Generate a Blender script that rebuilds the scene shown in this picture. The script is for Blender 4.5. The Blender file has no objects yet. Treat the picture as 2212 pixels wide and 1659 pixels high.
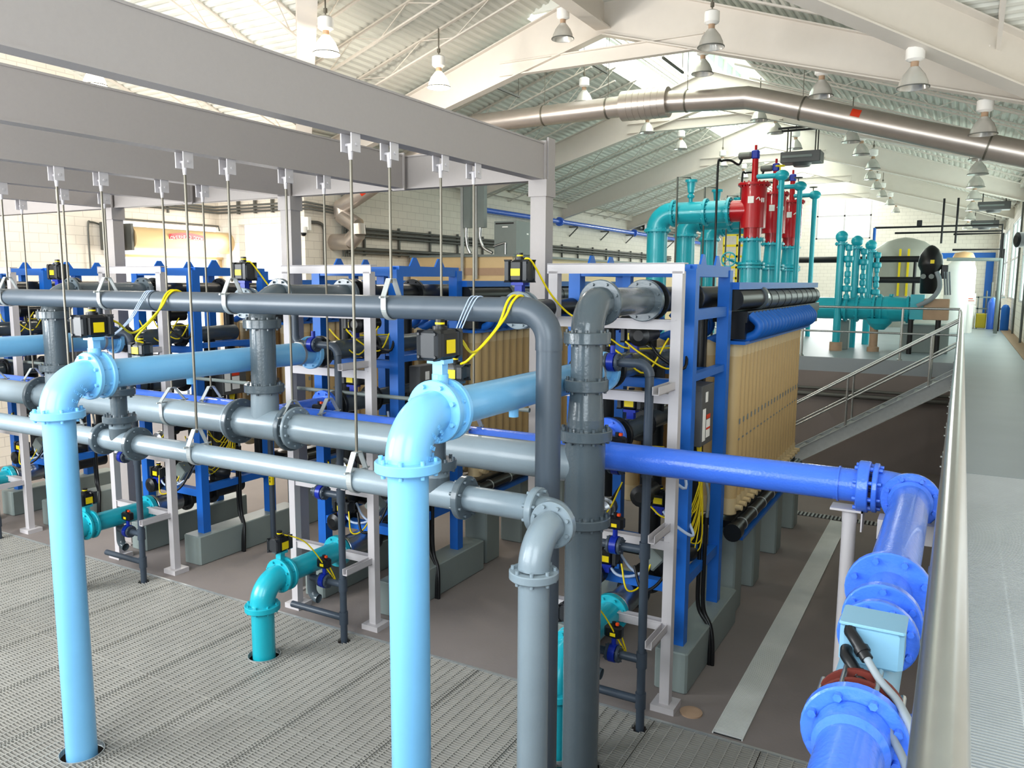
import bpy, math, random
from mathutils import Vector, Matrix
random.seed(7)
C = bpy.context.scene.collection
PI = math.pi
V = Vector

# ------------------------------------------------------------------ materials
def lin(h):
    c = [int(h[i:i+2], 16)/255 for i in (0, 2, 4)]
    return tuple((x/12.92 if x <= .04045 else ((x+.055)/1.055)**2.4) for x in c) + (1,)

def mat(name, col, rough=.5, metal=0, var=.08, scale=6, bump=0, bscale=60, emit=0, spec=.5, coat=0):
    m = bpy.data.materials.new(name); m.use_nodes = True
    nt = m.node_tree; N = nt.nodes; L = nt.links
    b = N['Principled BSDF']
    b.inputs['Roughness'].default_value = rough; b.inputs['Metallic'].default_value = metal
    b.inputs['Specular IOR Level'].default_value = spec
    b.inputs['Coat Weight'].default_value = coat
    tc = N.new('ShaderNodeTexCoord')
    c = lin(col)
    if var:
        n = N.new('ShaderNodeTexNoise'); n.inputs['Scale'].default_value = scale; n.inputs['Detail'].default_value = 4
        L.new(tc.outputs['Object'], n.inputs['Vector'])
        mx = N.new('ShaderNodeMix'); mx.data_type = 'RGBA'
        mx.inputs[6].default_value = tuple(x*(1-var) for x in c[:3]) + (1,)
        mx.inputs[7].default_value = tuple(min(1, x*(1+var)) for x in c[:3]) + (1,)
        L.new(n.outputs['Fac'], mx.inputs[0]); L.new(mx.outputs[2], b.inputs['Base Color'])
    else:
        b.inputs['Base Color'].default_value = c
    if bump:
        n2 = N.new('ShaderNodeTexNoise'); n2.inputs['Scale'].default_value = bscale; n2.inputs['Detail'].default_value = 2
        L.new(tc.outputs['Object'], n2.inputs['Vector'])
        bp = N.new('ShaderNodeBump'); bp.inputs['Strength'].default_value = bump; bp.inputs['Distance'].default_value = .01
        L.new(n2.outputs['Fac'], bp.inputs['Height']); L.new(bp.outputs['Normal'], b.inputs['Normal'])
    if emit:
        b.inputs['Emission Color'].default_value = c; b.inputs['Emission Strength'].default_value = emit
    return m

M = {}
M['lblue'] = mat('light_blue_paint', '84c4ee', .28, var=.04, bump=.04, bscale=90, coat=.2)
M['blue'] = mat('royal_blue_paint', '4a7ce4', .25, var=.05, bump=.25, bscale=55, coat=.3)
M['frame'] = mat('frame_blue_paint', '1f6ec6', .4, var=.05)
M['grey'] = mat('grey_pipe_paint', '85929a', .3, var=.06, bump=.08, bscale=80, coat=.15)
M['dgrey'] = mat('dark_grey_paint', '5a656c', .25, var=.08, bump=.15, bscale=50, coat=.3)
M['slate'] = mat('slate_pvc', '525c66', .35, var=.06, scale=3)
M['pvc'] = mat('dark_pvc', '46505c', .4, var=.08)
M['black'] = mat('black_plastic', '15171a', .35, var=.1)
M['blackpipe'] = mat('black_pipe', '1f2224', .35, var=.15)
M['teal'] = mat('teal_paint', '26b0c0', .28, var=.05, bump=.05, bscale=80, coat=.2)
M['red'] = mat('red_paint', 'b8101f', .25, var=.06, coat=.3)
M['white'] = mat('white_steel', 'c6c2c4', .45, var=.04)
M['beam'] = mat('beam_paint', 'a8a2a0', .5, var=.03, scale=40)
M['beige'] = mat('cream_plastic', 'cdb385', .42, var=.06, scale=3)
M['beige2'] = mat('cream_cap', 'd8c49c', .42, var=.04)
M['yellow'] = mat('yellow_plastic', 'e6cf10', .4, var=.03)
M['orange'] = mat('orange_plastic', 'e0521c', .4, var=.03)
M['valveblue'] = mat('valve_blue', '1733a0', .3, var=.06)
M['steel'] = mat('stainless', 'b9bcbe', .3, 1, var=.06, scale=12)
M['duct'] = mat('duct_steel', 'c9c0b8', .34, .7, var=.1, scale=5)
M['rail'] = mat('rail_aluminium', 'b9bcba', .27, .95, var=.05, scale=20)
M['galv'] = mat('galvanised', 'b9bdbd', .42, .5, var=.12, scale=14)
M['grate'] = mat('grating_bars', 'b2b0aa', .45, .25, var=.14, scale=3)
M['walkgrate'] = mat('walkway_bars', 'c5c9ca', .4, .3, var=.06, scale=3)
M['draing'] = mat('drain_bars', 'dfe2e0', .45, .1, var=.08, scale=4)
M['rod'] = mat('threaded_rod', '7e7a70', .45, .7, var=.1)
M['conc'] = mat('concrete', '8d8582', .75, var=.12, scale=1.5, bump=.1, bscale=30)
M['ped'] = mat('pedestal_paint', '8d9896', .5, var=.08, scale=3)
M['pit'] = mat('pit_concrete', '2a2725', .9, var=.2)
M['wall'] = mat('wall_paint', 'efe6d8', .7, var=.02)
M['roofm'] = mat('roof_deck', 'e2e2da', .6, var=.02)
M['roofb'] = mat('roof_beam', 'e2dbd2', .55, var=.03)
M['panel'] = mat('cabinet_grey', '7d8684', .45, var=.05)
M['capk'] = mat('dark_cap', '33363a', .38, var=.06)
M['dpanel'] = mat('control_box_grey', '5c5d5e', .4, var=.05)
M['paper'] = mat('paper_label', 'f2f2f0', .6, var=0)
M['rlabel'] = mat('red_label', 'd8421e', .6, var=0)
M['cabw'] = mat('clear_tubing', 'b8c8e0', .2, var=0)
M['cabg'] = mat('grey_cable', '8b949a', .5, var=.05)
M['redgask'] = mat('red_gasket', '6a2a20', .6, var=.1)
M['mag'] = mat('meter_blue', '7da6bd', .35, var=.05, bump=.03)
M['tank'] = mat('tank_grey', 'a9aba4', .4, var=.04)
M['tankw'] = mat('tank_white', 'f4f6f4', .4, var=.02)
M['tantank'] = mat('tank_tan', 'd9b48a', .5, var=.05)
M['dome'] = mat('lamp_dome', 'd4d2cc', .18, .35, var=.05, coat=.5)
M['lampw'] = mat('lamp_white', 'f4f2ee', .5, var=0)
M['domelit'] = mat('lit_lamp_dome', 'fff2dc', .3, var=0, emit=1.6)
M['bulb'] = mat('lit_bulb', 'fff0d0', .5, var=0, emit=30)
M['tray'] = mat('cable_tray', '6e6f6b', .5, .4, var=.08)
M['doorcream'] = mat('roller_door', 'd9c196', .4, var=.03)
M['skyw'] = mat('monitor_white', 'eef0ea', .5, var=.02)
M['deck'] = mat('deck_concrete', '9aa3a9', .45, var=.1, scale=1.2, bump=.04, bscale=20)
M['brown'] = mat('tan_sealant', 'b59a82', .7, var=.1)

def brick_wall():
    m = bpy.data.materials.new('painted_block'); m.use_nodes = True
    nt = m.node_tree; N = nt.nodes; L = nt.links; b = N['Principled BSDF']
    tc = N.new('ShaderNodeTexCoord'); br = N.new('ShaderNodeTexBrick')
    sp = N.new('ShaderNodeSeparateXYZ'); cb = N.new('ShaderNodeCombineXYZ'); ad = N.new('ShaderNodeMath')
    L.new(tc.outputs['Object'], sp.inputs[0]); L.new(sp.outputs[0], ad.inputs[0]); L.new(sp.outputs[1], ad.inputs[1])
    L.new(ad.outputs[0], cb.inputs[0]); L.new(sp.outputs[2], cb.inputs[1]); L.new(cb.outputs[0], br.inputs['Vector'])
    br.inputs['Scale'].default_value = 1; br.inputs['Brick Width'].default_value = .4; br.inputs['Row Height'].default_value = .2
    br.inputs['Mortar Size'].default_value = .006
    br.inputs['Color1'].default_value = lin('f0e9de'); br.inputs['Color2'].default_value = lin('ece5da'); br.inputs['Mortar'].default_value = lin('d2cac0')
    L.new(br.outputs['Color'], b.inputs['Base Color']); b.inputs['Roughness'].default_value = .65
    return m
M['wall'] = brick_wall()

def glass():
    m = bpy.data.materials.new('clerestory_glass'); m.use_nodes = True
    nt = m.node_tree; N = nt.nodes; L = nt.links
    N.remove(N['Principled BSDF'])
    tr = N.new('ShaderNodeBsdfTransparent'); tr.inputs[0].default_value = lin('f0fbf6')
    gl = N.new('ShaderNodeBsdfGlossy'); gl.inputs['Roughness'].default_value = .03
    mx = N.new('ShaderNodeMixShader'); mx.inputs[0].default_value = .06
    L.new(tr.outputs[0], mx.inputs[1]); L.new(gl.outputs[0], mx.inputs[2]); L.new(mx.outputs[0], N['Material Output'].inputs[0])
    return m
M['glass'] = glass()

# ------------------------------------------------------------------ mesh builder
def frame(d):
    d = V(d).normalized()
    a = V((0, 0, 1)) if abs(d.z) < .9 else V((1, 0, 0))
    u = a.cross(d).normalized(); w = d.cross(u).normalized()
    return d, u, w

class MB:
    def __init__(s): s.v = []; s.f = []; s.sm = []
    def add(s, vs, fs, smooth=False):
        o = len(s.v); s.v += [V(p) for p in vs]
        for f in fs: s.f.append(tuple(i+o for i in f)); s.sm.append(smooth)
    def box(s, x0, x1, y0, y1, z0, z1):
        s.add([(x0,y0,z0),(x1,y0,z0),(x1,y1,z0),(x0,y1,z0),(x0,y0,z1),(x1,y0,z1),(x1,y1,z1),(x0,y1,z1)],
              [(0,3,2,1),(4,5,6,7),(0,1,5,4),(1,2,6,5),(2,3,7,6),(3,0,4,7)])
        return s
    def cbox(s, c, sz, ch=0, rot=None):
        """box about centre c with chamfered vertical and horizontal edges"""
        hx, hy, hz = sz[0]/2, sz[1]/2, sz[2]/2
        c = V(c)
        if not ch:
            vs = [(sx*hx, sy*hy, sz_*hz) for sz_ in (-1, 1) for sx, sy in ((-1,-1),(1,-1),(1,1),(-1,1))]
            fs = [(0,3,2,1),(4,5,6,7),(0,1,5,4),(1,2,6,5),(2,3,7,6),(3,0,4,7)]
        else:
            ring = lambda ix, iy, z: [(-ix+ch,-iy,z),(ix-ch,-iy,z),(ix,-iy+ch,z),(ix,iy-ch,z),(ix-ch,iy,z),(-ix+ch,iy,z),(-ix,iy-ch,z),(-ix,-iy+ch,z)]
            k = ch*.6
            rs = [ring(hx-k, hy-k, -hz), ring(hx, hy, -hz+k), ring(hx, hy, hz-k), ring(hx-k, hy-k, hz)]
            vs = sum(rs, []); fs = [tuple(range(7, -1, -1)), tuple(range(24, 32))]
            for r in range(3):
                for i in range(8):
                    j = (i+1) % 8; fs.append((r*8+i, r*8+j, r*8+8+j, r*8+8+i))
        vs = [V(p) for p in vs]
        if rot is not None: vs = [rot @ p for p in vs]
        s.add([p+c for p in vs], fs); return s
    def bar(s, p0, p1, w, h, up=(0,0,1)):
        """rectangular bar between two points"""
        p0, p1 = V(p0), V(p1); d = (p1-p0).normalized(); up = V(up)
        if abs(d.dot(up)) > .95: up = V((0, 1, 0))
        u = d.cross(up).normalized(); n = u.cross(d).normalized()
        vs = [p+u*a*w/2+n*b*h/2 for p in (p0, p1) for a, b in ((-1,-1),(1,-1),(1,1),(-1,1))]
        s.add(vs, [(0,3,2,1)[::-1],(4,5,6,7)[::-1],(0,1,5,4)[::-1],(1,2,6,5)[::-1],(2,3,7,6)[::-1],(3,0,4,7)[::-1]]); return s
    def lathe(s, p, d, prof, seg=24, cap=True):
        """surface of revolution: prof = [(t along d, radius)], one smooth band per step"""
        d, u, w = frame(d); p = V(p)
        cs = [(math.cos(2*PI*i/seg), math.sin(2*PI*i/seg)) for i in range(seg)]
        ring = lambda t, r: [p+d*t+(u*c+w*q)*r for c, q in cs]
        for (t0, r0), (t1, r1) in zip(prof, prof[1:]):
            a = ring(t0, r0)+ring(t1, r1)
            flat = abs(t1-t0) < 1e-6
            s.add(a, [(i, (i+1) % seg, seg+(i+1) % seg, seg+i) for i in range(seg)], not flat)
        if cap:
            if prof[0][1] > 1e-5: s.add(ring(*prof[0]), [tuple(range(seg-1, -1, -1))])
            if prof[-1][1] > 1e-5: s.add(ring(*prof[-1]), [tuple(range(seg))])
        return s
    def slathe(s, p, d, prof, seg=24):
        """smooth surface of revolution (shared rings)"""
        d, u, w = frame(d); p = V(p); vs = []
        for t, r in prof:
            vs += [p+d*t+(u*math.cos(2*PI*i/seg)+w*math.sin(2*PI*i/seg))*r for i in range(seg)]
        fs = [(k*seg+i, k*seg+(i+1) % seg, (k+1)*seg+(i+1) % seg, (k+1)*seg+i) for k in range(len(prof)-1) for i in range(seg)]
        s.add(vs, fs, True); return s
    def cyl(s, p0, p1, r, seg=24, cap=True):
        p0, p1 = V(p0), V(p1); return s.lathe(p0, p1-p0, [(0, r), ((p1-p0).length, r)], seg, cap)
    def tube(s, pts, r, seg=8, cap=True):
        pts = [V(p) for p in pts]; n = len(pts)
        tg = [((pts[min(i+1, n-1)]-pts[max(i-1, 0)]).normalized()) for i in range(n)]
        d, u, w = frame(tg[0]); vs = []
        for i in range(n):
            u = (u-tg[i]*u.dot(tg[i])).normalized(); w = tg[i].cross(u)
            vs += [pts[i]+(u*math.cos(2*PI*k/seg)+w*math.sin(2*PI*k/seg))*r for k in range(seg)]
        fs = [(i*seg+k, i*seg+(k+1) % seg, (i+1)*seg+(k+1) % seg, (i+1)*seg+k) for i in range(n-1) for k in range(seg)]
        s.add(vs, fs, True)
        if cap:
            s.add(vs[:seg], [tuple(range(seg-1, -1, -1))]); s.add(vs[-seg:], [tuple(range(seg))])
        return s
    def elbow(s, corner, d0, d1, R, r, seg=24, n=10, cap=False):
        """90 degree bend: arrives along d0 at the corner, leaves along d1"""
        c = V(corner); d0 = V(d0).normalized(); d1 = V(d1).normalized()
        o = c-d0*R+d1*R
        pts = [o-d1*R*math.cos(a)+d0*R*math.sin(a) for a in [PI/2*i/n for i in range(n+1)]]
        return s.tube(pts, r, seg, cap)
    def flange(s, p, d, R, t, n=8, rb=None, bolt=.012, seg=32):
        """flange disc centred at p with its bolts"""
        d_, u, w = frame(d); p = V(p)
        c = min(.006, t*.2)
        s.lathe(p-d_*t/2, d_, [(0, R-c), (c, R), (t-c, R), (t, R-c)], seg)
        rb = rb or R*.84
        for i in range(n):
            a = 2*PI*(i+.5)/n; q = p+(u*math.cos(a)+w*math.sin(a))*rb
            s.lathe(q-d_*(t/2+bolt*1.6), d_, [(0, bolt), (t+bolt*3.2, bolt)], 6)
        return s
    def strap(s, p, d, r, wd, th=.006, seg=24):
        d_, u, w = frame(d); p = V(p)
        return s.lathe(p-d_*wd/2, d_, [(0, r), (0, r+th), (wd, r+th), (wd, r)], seg, False)
    def sphere(s, c, r, seg=16, sx=(1,1,1)):
        c = V(c); vs = []; fs = []; n = seg//2
        for i in range(n+1):
            t = PI*i/n
            for k in range(seg):
                a = 2*PI*k/seg
                vs.append(c+V((r*sx[0]*math.sin(t)*math.cos(a), r*sx[1]*math.sin(t)*math.sin(a), r*sx[2]*math.cos(t))))
        for i in range(n):
            for k in range(seg):
                fs.append((i*seg+k, (i+1)*seg+k, (i+1)*seg+(k+1) % seg, i*seg+(k+1) % seg))
        s.add(vs, fs, True); return s
    def obj(s, name, m, parent=None, label=None, kind=None, origin=None):
        off = V(origin) if origin is not None else (parent['_o'] if parent is not None else None)
        off = V(off) if off is not None else V((0, 0, 0))
        me = bpy.data.meshes.new(name)
        me.from_pydata([tuple(p-off) for p in s.v], [], s.f)
        me.polygons.foreach_set('use_smooth', s.sm); me.update()
        me.materials.append(M[m] if isinstance(m, str) else m)
        o = bpy.data.objects.new(name, me); C.objects.link(o)
        if parent is not None:
            o.parent = parent
        else:
            o.location = off
        o['_o'] = tuple(off)
        if label: o['label'] = label
        if kind: o['kind'] = kind
        return o
    def thing(s, name, m, label, cat, origin, group=None, kind=None):
        o = s.obj(name, m, origin=origin); o['label'] = label; o['category'] = cat
        if group: o['group'] = group
        if kind: o['kind'] = kind
        return o

def thing(name, label, cat, loc, group=None):
    o = bpy.data.objects.new(name, None); C.objects.link(o)
    o.location = loc; o['_o'] = tuple(loc); o['label'] = label; o['category'] = cat
    o.empty_display_size = .1
    if group: o['group'] = group
    return o

def dup(root, delta, label, group=None):
    r = root.copy(); C.objects.link(r); r.location = V(root.location)+V(delta); r['label'] = label
    if group: r['group'] = group
    for ch in root.children:
        c = ch.copy(); C.objects.link(c); c.parent = r
        for g in ch.children:
            d = g.copy(); C.objects.link(d); d.parent = c
    return r

def letters(name, text, size, ext, m, parent, mw):
    cu = bpy.data.curves.new(name, 'FONT'); cu.body = text; cu.size = size; cu.align_x = 'CENTER'; cu.align_y = 'CENTER'; cu.extrude = ext
    tmp = bpy.data.objects.new(name, cu); C.objects.link(tmp); bpy.context.view_layer.update()
    me = bpy.data.meshes.new_from_object(tmp.evaluated_get(bpy.context.evaluated_depsgraph_get()))
    bpy.data.objects.remove(tmp); bpy.data.curves.remove(cu)
    me.materials.clear(); me.materials.append(M[m]); me.name = name
    o = bpy.data.objects.new(name, me); C.objects.link(o); o.parent = parent; o.matrix_local = mw
    return o

def struct(mb, name, m, parent=None): return mb.obj(name, m, parent, kind='structure')

def spline(pts, n=8):
    P = [V(p) for p in pts]; P = [P[0]*2-P[1]]+P+[P[-1]*2-P[-2]]; out = []
    for i in range(1, len(P)-2):
        p0, p1, p2, p3 = P[i-1:i+3]
        for k in range(n):
            t = k/n
            out.append(.5*((2*p1)+(p2-p0)*t+(2*p0-5*p1+4*p2-p3)*t*t+(3*p1-p0-3*p2+p3)*t**3))
    return out+[P[-2]]

RK = -3.36                       # rack spacing in X
ORD = ['nearest the walkway', 'second from the walkway', 'third from the walkway', 'at the far left']
ZD = 2.28                        # upper deck level
RIDGE, ER, EL, ZE, SL = -6.25, 1.5, -14.0, 6.94, .34
def roofz(x): return ZE+SL*min(ER-x, x-EL)
YC, YE = 14.5, 50.0              # cross wing eave line, far end wall
YX = 6.75                        # ridge of the cross wing

# ================================================================== SETTING
b = MB(); b.box(-22, -.02, 6.36, 18.0, -.3, 0); struct(b, 'floor', 'conc')
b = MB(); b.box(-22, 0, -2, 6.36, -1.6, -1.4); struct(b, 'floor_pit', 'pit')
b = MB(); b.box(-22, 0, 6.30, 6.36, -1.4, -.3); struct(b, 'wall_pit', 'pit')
b = MB(); b.box(-.04, 1.55, 7.5, 17.9, ZD-.2, ZD); b.box(-.04, 1.55, -1, 7.5, ZD-.25, ZD-.06); struct(b, 'floor_walkway', 'deck')
b = MB(); b.box(-22, 1.55, 17.9, YE, ZD-.3, ZD); struct(b, 'floor_upper_deck', 'deck')
b = MB(); b.box(-22, -.04, 17.9, 18.1, -.1, ZD-.3); struct(b, 'wall_retaining', 'conc')
b = MB(); b.box(-.04, .1, -1, 17.9, -1.4, ZD-.25); struct(b, 'wall_walkway_side', 'conc')
b = MB(); b.box(1.2, 1.5, 14.5, 33.5, ZD, ZD+.01); struct(b, 'trim_1', 'brown')

# right wall with tall windows
wr = MB(); yy = YC
wins = [(18.0, 22.3), (24.2, 28.8), (30.9, 36.0), (38.2, 43.4), (45.2, 48.6)]
prev = YC
for a, c in wins:
    wr.box(1.5, 1.56, prev, a, 0, ZE+.1); wr.box(1.5, 1.56, a, c, 0, 3.3); wr.box(1.5, 1.56, a, c, 6.1, ZE+.1); prev = c
wr.box(1.5, 1.56, prev, YE, 0, ZE+.1); wr.box(1.5, 3.5, YC-.2, YC, 0, ZE+.1)
struct(wr, 'wall_right', 'wall')
for i, (a, c) in enumerate(wins):
    w = MB()
    for y in (a, c-.06, (a+c)/2-.03): w.box(1.51, 1.55, y, y+.06, 3.3, 6.1)
    for z in (3.3, 4.7, 6.04): w.box(1.51, 1.55, a, c, z, z+.06)
    o = struct(w, 'window_%d' % (i+1), 'white')
    struct(MB().box(1.525, 1.53, a, c, 3.3, 6.1), 'pane', 'glass', o)
# left main wall, door opening beyond the tanks
b = MB(); b.box(-14.2, -14.0, YC, 33.5, 0, ZE+.4); b.box(-14.2, -14.0, 33.5, 36, 4.6, ZE+.4); b.box(-14.2, -14, 36, YE, 0, ZE+.4)
struct(b, 'wall_left', 'wall')
# cross wing: wall facing the camera with its opening, and the gable wall with the roller door
b = MB()
b.box(-17.0, -16.28, YC, YC+.2, 0, ZE+.3)
b.box(-16.28, -14.2, YC, YC+.2, 5.25, ZE+.3); b.box(-16.28, -14.2, YC, YC+.2, 0, 2.3)
struct(b, 'wall_left_return', 'wall')
b = MB(); b.box(-17.2, -17.0, 11.6, 14.7, 5.2, 9.2); b.box(-17.2, -17.0, -1, 11.6, 0, 9.7); b.box(-17.2, -17.0, 14.55, 14.7, 0, 5.2)
struct(b, 'wall_left_gable', 'wall')
# far end wall with the blown-out window
b = MB()
wx0, wx1, wz0, wz1 = -7.76, -4.8, 6.37, 8.95
b.box(EL, wx0, YE, YE+.2, ZD, roofz(EL)+.2); b.box(wx1, ER, YE, YE+.2, ZD, roofz(ER)+.2); b.box(wx0, wx1, YE, YE+.2, ZD, wz0)
def gable(b, xs, y, lo):
    pts = [(x, y, lo) for x in xs]+[(x, y, roofz(x)+.15) for x in reversed(xs)]
    b.add(pts, [tuple(range(len(pts)))])
gable(b, [EL, wx0], YE+.05, ZD); gable(b, [wx1, ER], YE+.05, ZD); gable(b, [wx0, RIDGE, wx1], YE+.05, wz1)
struct(b, 'wall_end', 'wall')
b = MB()
for x in (wx0, (wx0+wx1)/2, wx1-.08): b.box(x, x+.08, YE+.05, YE+.15, wz0, wz1)
for z in (wz0, (wz0+wz1)/2, wz1-.08): b.box(wx0, wx1, YE+.05, YE+.15, z, z+.08)
o = struct(b, 'window_6', 'white'); struct(MB().box(wx0, wx1, YE+.09, YE+.1, wz0, wz1), 'pane', 'glass', o)

# corrugated roof decks -------------------------------------------------
P = .155
def rib_profile(n):
    out = []
    for i in range(n):
        o = i*P
        out += [(o, 0), (o+.062, 0), (o+.085, .045), (o+.132, .045)]
    return out+[(n*P, 0)]
MW0, MW1 = -7.75, -4.85          # ridge monitor opening
def deck_x(b, x0, x1, ya, yb):
    """ribs running along Y between x0 and x1; ya/yb functions of x"""
    n = int(abs(x1-x0)/P); sg = 1 if x1 > x0 else -1
    pr = rib_profile(n); vs = []
    for t, h in pr:
        x = x0+sg*t; z = roofz(x)+h
        vs += [(x, ya(x), z), (x, yb(x), z)]
    b.add(vs, [(2*i, 2*i+1, 2*i+3, 2*i+2) for i in range(len(pr)-1)])
val = lambda x: YX+abs(x-RIDGE)
b = MB()
deck_x(b, EL-.1, RIDGE, lambda x: min(YC, val(x)), lambda x: YC)
deck_x(b, EL-.1, MW0, lambda x: YC, lambda x: YE)
struct(b, 'ceiling_left_slope', 'roofm')
b = MB()
deck_x(b, ER+.1, RIDGE, lambda x: min(YC, val(x)), lambda x: YC)
deck_x(b, ER+.1, MW1, lambda x: YC, lambda x: YE)
struct(b, 'ceiling_right_slope', 'roofm')
def deck_y(b, sgn):
    """cross wing slope falling with +Y, ribs along X"""
    n = int((YC-YX)/P); pr = rib_profile(n); vs = []
    for t, h in pr:
        y = YX+t; z = ZE+SL*(YC-y)+h; xv = RIDGE+sgn*(y-YX)
        vs += [(xv, y, z), (RIDGE+sgn*11.0, y, z)]
    b.add(vs, [(2*i, 2*i+1, 2*i+3, 2*i+2) for i in range(len(pr)-1)])
b = MB(); deck_y(b, -1); struct(b, 'ceiling_left_wing', 'roofm')
b = MB(); deck_y(b, 1); struct(b, 'ceiling_right_wing', 'roofm')

xa, xc = -17.2, 4.6
b = MB(); zt_ = ZE+SL*(YC-YX)+.05
b.add([(xa, YX, zt_), (xc, YX, zt_), (xc, -1.2, ZE), (xa, -1.2, ZE)], [(0, 1, 2, 3)]); struct(b, 'ceiling_near', 'roofm')
b = MB(); b.box(4.5, 4.7, -1, YC, 0, 9.7); struct(b, 'wall_right_gable', 'wall')
b = MB(); yb0, yb1 = -1.2, -1.0
b.box(xa, xc, yb0, yb1, -1.5, 2.6); b.box(xa, xc, yb0, yb1, 6.2, ZE+.1)
for q0, q1 in ((xa, -14.5), (-8.6, -7.2), (-2.6, -1.4), (2.6, xc)): b.box(q0, q1, yb0, yb1, 2.6, 6.2)
struct(b, 'wall_near', 'wall')
# roof frames
def ibeam(b, p0, p1, h0, h1, w=.22, tf=.025, web=.02):
    """I section hanging below the line p0-p1, depth h0 to h1"""
    p0, p1 = V(p0), V(p1); d = (p1-p0).normalized(); side = d.cross(V((0, 0, 1))).normalized()
    for s0, e0, wd in ((0, tf, w), (None, None, web), ('b', 'b', w)):
        vs = []
        for p, h in ((p0, h0), (p1, h1)):
            if s0 == 0: z0, z1 = -tf, 0
            elif s0 is None: z0, z1 = -h+tf, -tf
            else: z0, z1 = -h, -h+tf
            for a, z in ((-1, z0), (1, z0), (1, z1), (-1, z1)): vs.append(p+side*a*wd/2+V((0, 0, z)))
        b.add(vs, [(0,1,2,3),(7,6,5,4),(0,4,5,1),(1,5,6,2),(2,6,7,3),(3,7,4,0)])
for k, y in enumerate([14.5, 21.6, 28.7, 35.8, 42.9]):
    b = MB(); j = .16
    za = roofz(RIDGE)-j
    ibeam(b, (EL, y, roofz(EL)-j), (RIDGE, y, za), .5, .95); ibeam(b, (RIDGE, y, za), (ER, y, roofz(ER)-j), .95, .5)
    struct(b, 'roof_beam', 'roofb')
    b = MB(); ibeam(b, (-8.5, y, 8.24), (-4.3, y, 8.24), .27, .27, .14, .024, .036); struct(b, 'roof_tie_beam', 'roofb')
b = MB(); ibeam(b, (RIDGE, YX, roofz(RIDGE)-.05), (RIDGE, YC, roofz(RIDGE)-.05), .95, .95, .3); struct(b, 'roof_ridge_beam', 'roofb')
b = MB(); ibeam(b, (RIDGE, YX, roofz(RIDGE)-.05), (ER, YC, roofz(ER)-.05), .7, .7, .3); struct(b, 'roof_valley_beam', 'roofb')
b = MB(); ibeam(b, (RIDGE, YX, roofz(RIDGE)-.05), (EL, YC, roofz(EL)-.05), .7, .7, .3); struct(b, 'roof_valley_beam', 'roofb')
for x, s in ((EL+.15, 1), (ER-.15, -1)):
    b = MB(); b.box(x-.08, x+.08, YC, YE, ZE-.25, ZE-.08); struct(b, 'roof_eave_beam', 'roofb')
# bar joists up the slope in every bay
def joist(p0, p1, h=.32, n=14, sec=.035):
    b = MB(); p0, p1 = V(p0), V(p1); dz = V((0, 0, -h))
    b.bar(p0, p1, .07, .03); b.bar(p0+dz, p1+dz, .06, .03)
    for i in range(n):
        a = p0.lerp(p1, i/n); c = p0.lerp(p1, (i+1)/n)
        b.bar(a+(dz if i % 2 else V((0,0,0))), c+(V((0,0,0)) if i % 2 else dz), .016, .016)
    struct(b, 'roof_joist', 'roofb')
for k in range(5):
    y0 = 14.5+7.1*k
    for t in (1.42, 2.84, 4.26, 5.68):
        y = y0+t
        joist((EL, y, roofz(EL)-.02), (MW0, y, roofz(MW0)-.02)); joist((ER, y, roofz(ER)-.02), (MW1, y, roofz(MW1)-.02))
for y in (9.2, 10.5, 11.8, 13.1):
    for s in (-1, 1):
        xv = RIDGE+s*(y-YX)
        joist((xv, y, roofz(xv)-.02), (RIDGE+s*.1, y, roofz(RIDGE)-.05), n=8)
for x in (-10.2, -11.7, -13.2, -14.7, -16.2):
    yv = YX+(RIDGE-x) if x > EL else YC
    yv = min(yv, YC)
    joist((x, YX, ZE+SL*(YC-YX)-.02), (x, yv, ZE+SL*(YC-yv)-.02), n=12)
for x in (-1.5, .2, 1.9):
    yv = min(YX+(x-RIDGE), YC); joist((x, YX, ZE+SL*(YC-YX)-.02), (x, yv, ZE+SL*(YC-yv)-.02), n=12)

# ridge monitor: raised lantern with translucent curb, siding, clerestory windows and a roof
z0 = roofz(MW0); ym0, ym1 = 14.6, 47.0
b = MB(); b.box(MW0-.1, MW0, ym0, ym1, z0+.55, z0+1.15); struct(b, 'wall_monitor_left', 'skyw')
sd = MB()
for z in (.6, .74, .88, 1.02): sd.box(MW0, MW0+.03, ym0, ym1, z0+z, z0+z+.05)
struct(sd, 'trim_2', 'roofb')
b = MB(); b.box(MW1, MW1+.1, ym0, ym1, z0, z0+1.15); b.box(MW1, MW1+.1, ym0, ym1, z0+2.3, z0+2.5); struct(b, 'wall_monitor_right', 'skyw')
b = MB(); b.box(MW0-.5, MW1+.5, ym0-.3, ym1+.3, z0+2.5, z0+2.6); struct(b, 'ceiling_monitor', 'skyw')
b = MB(); b.box(MW0, MW1, ym0-.2, ym0-.1, z0, z0+2.5); b.box(MW0, MW1, ym1, ym1+.1, z0, z0+2.5); struct(b, 'wall_monitor_end', 'skyw')
b = MB(); y = ym0
while y < ym1:
    b.box(MW0-.1, MW0+.02, y, y+.08, z0+1.15, z0+2.5); b.box(MW1, MW1+.1, y, y+.08, z0+1.15, z0+2.3); y += 1.18
o = struct(b, 'window_7', 'roofb'); struct(MB().box(MW0-.06, MW0-.05, ym0, ym1, z0+1.15, z0+2.5), 'pane', 'glass', o)

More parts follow.
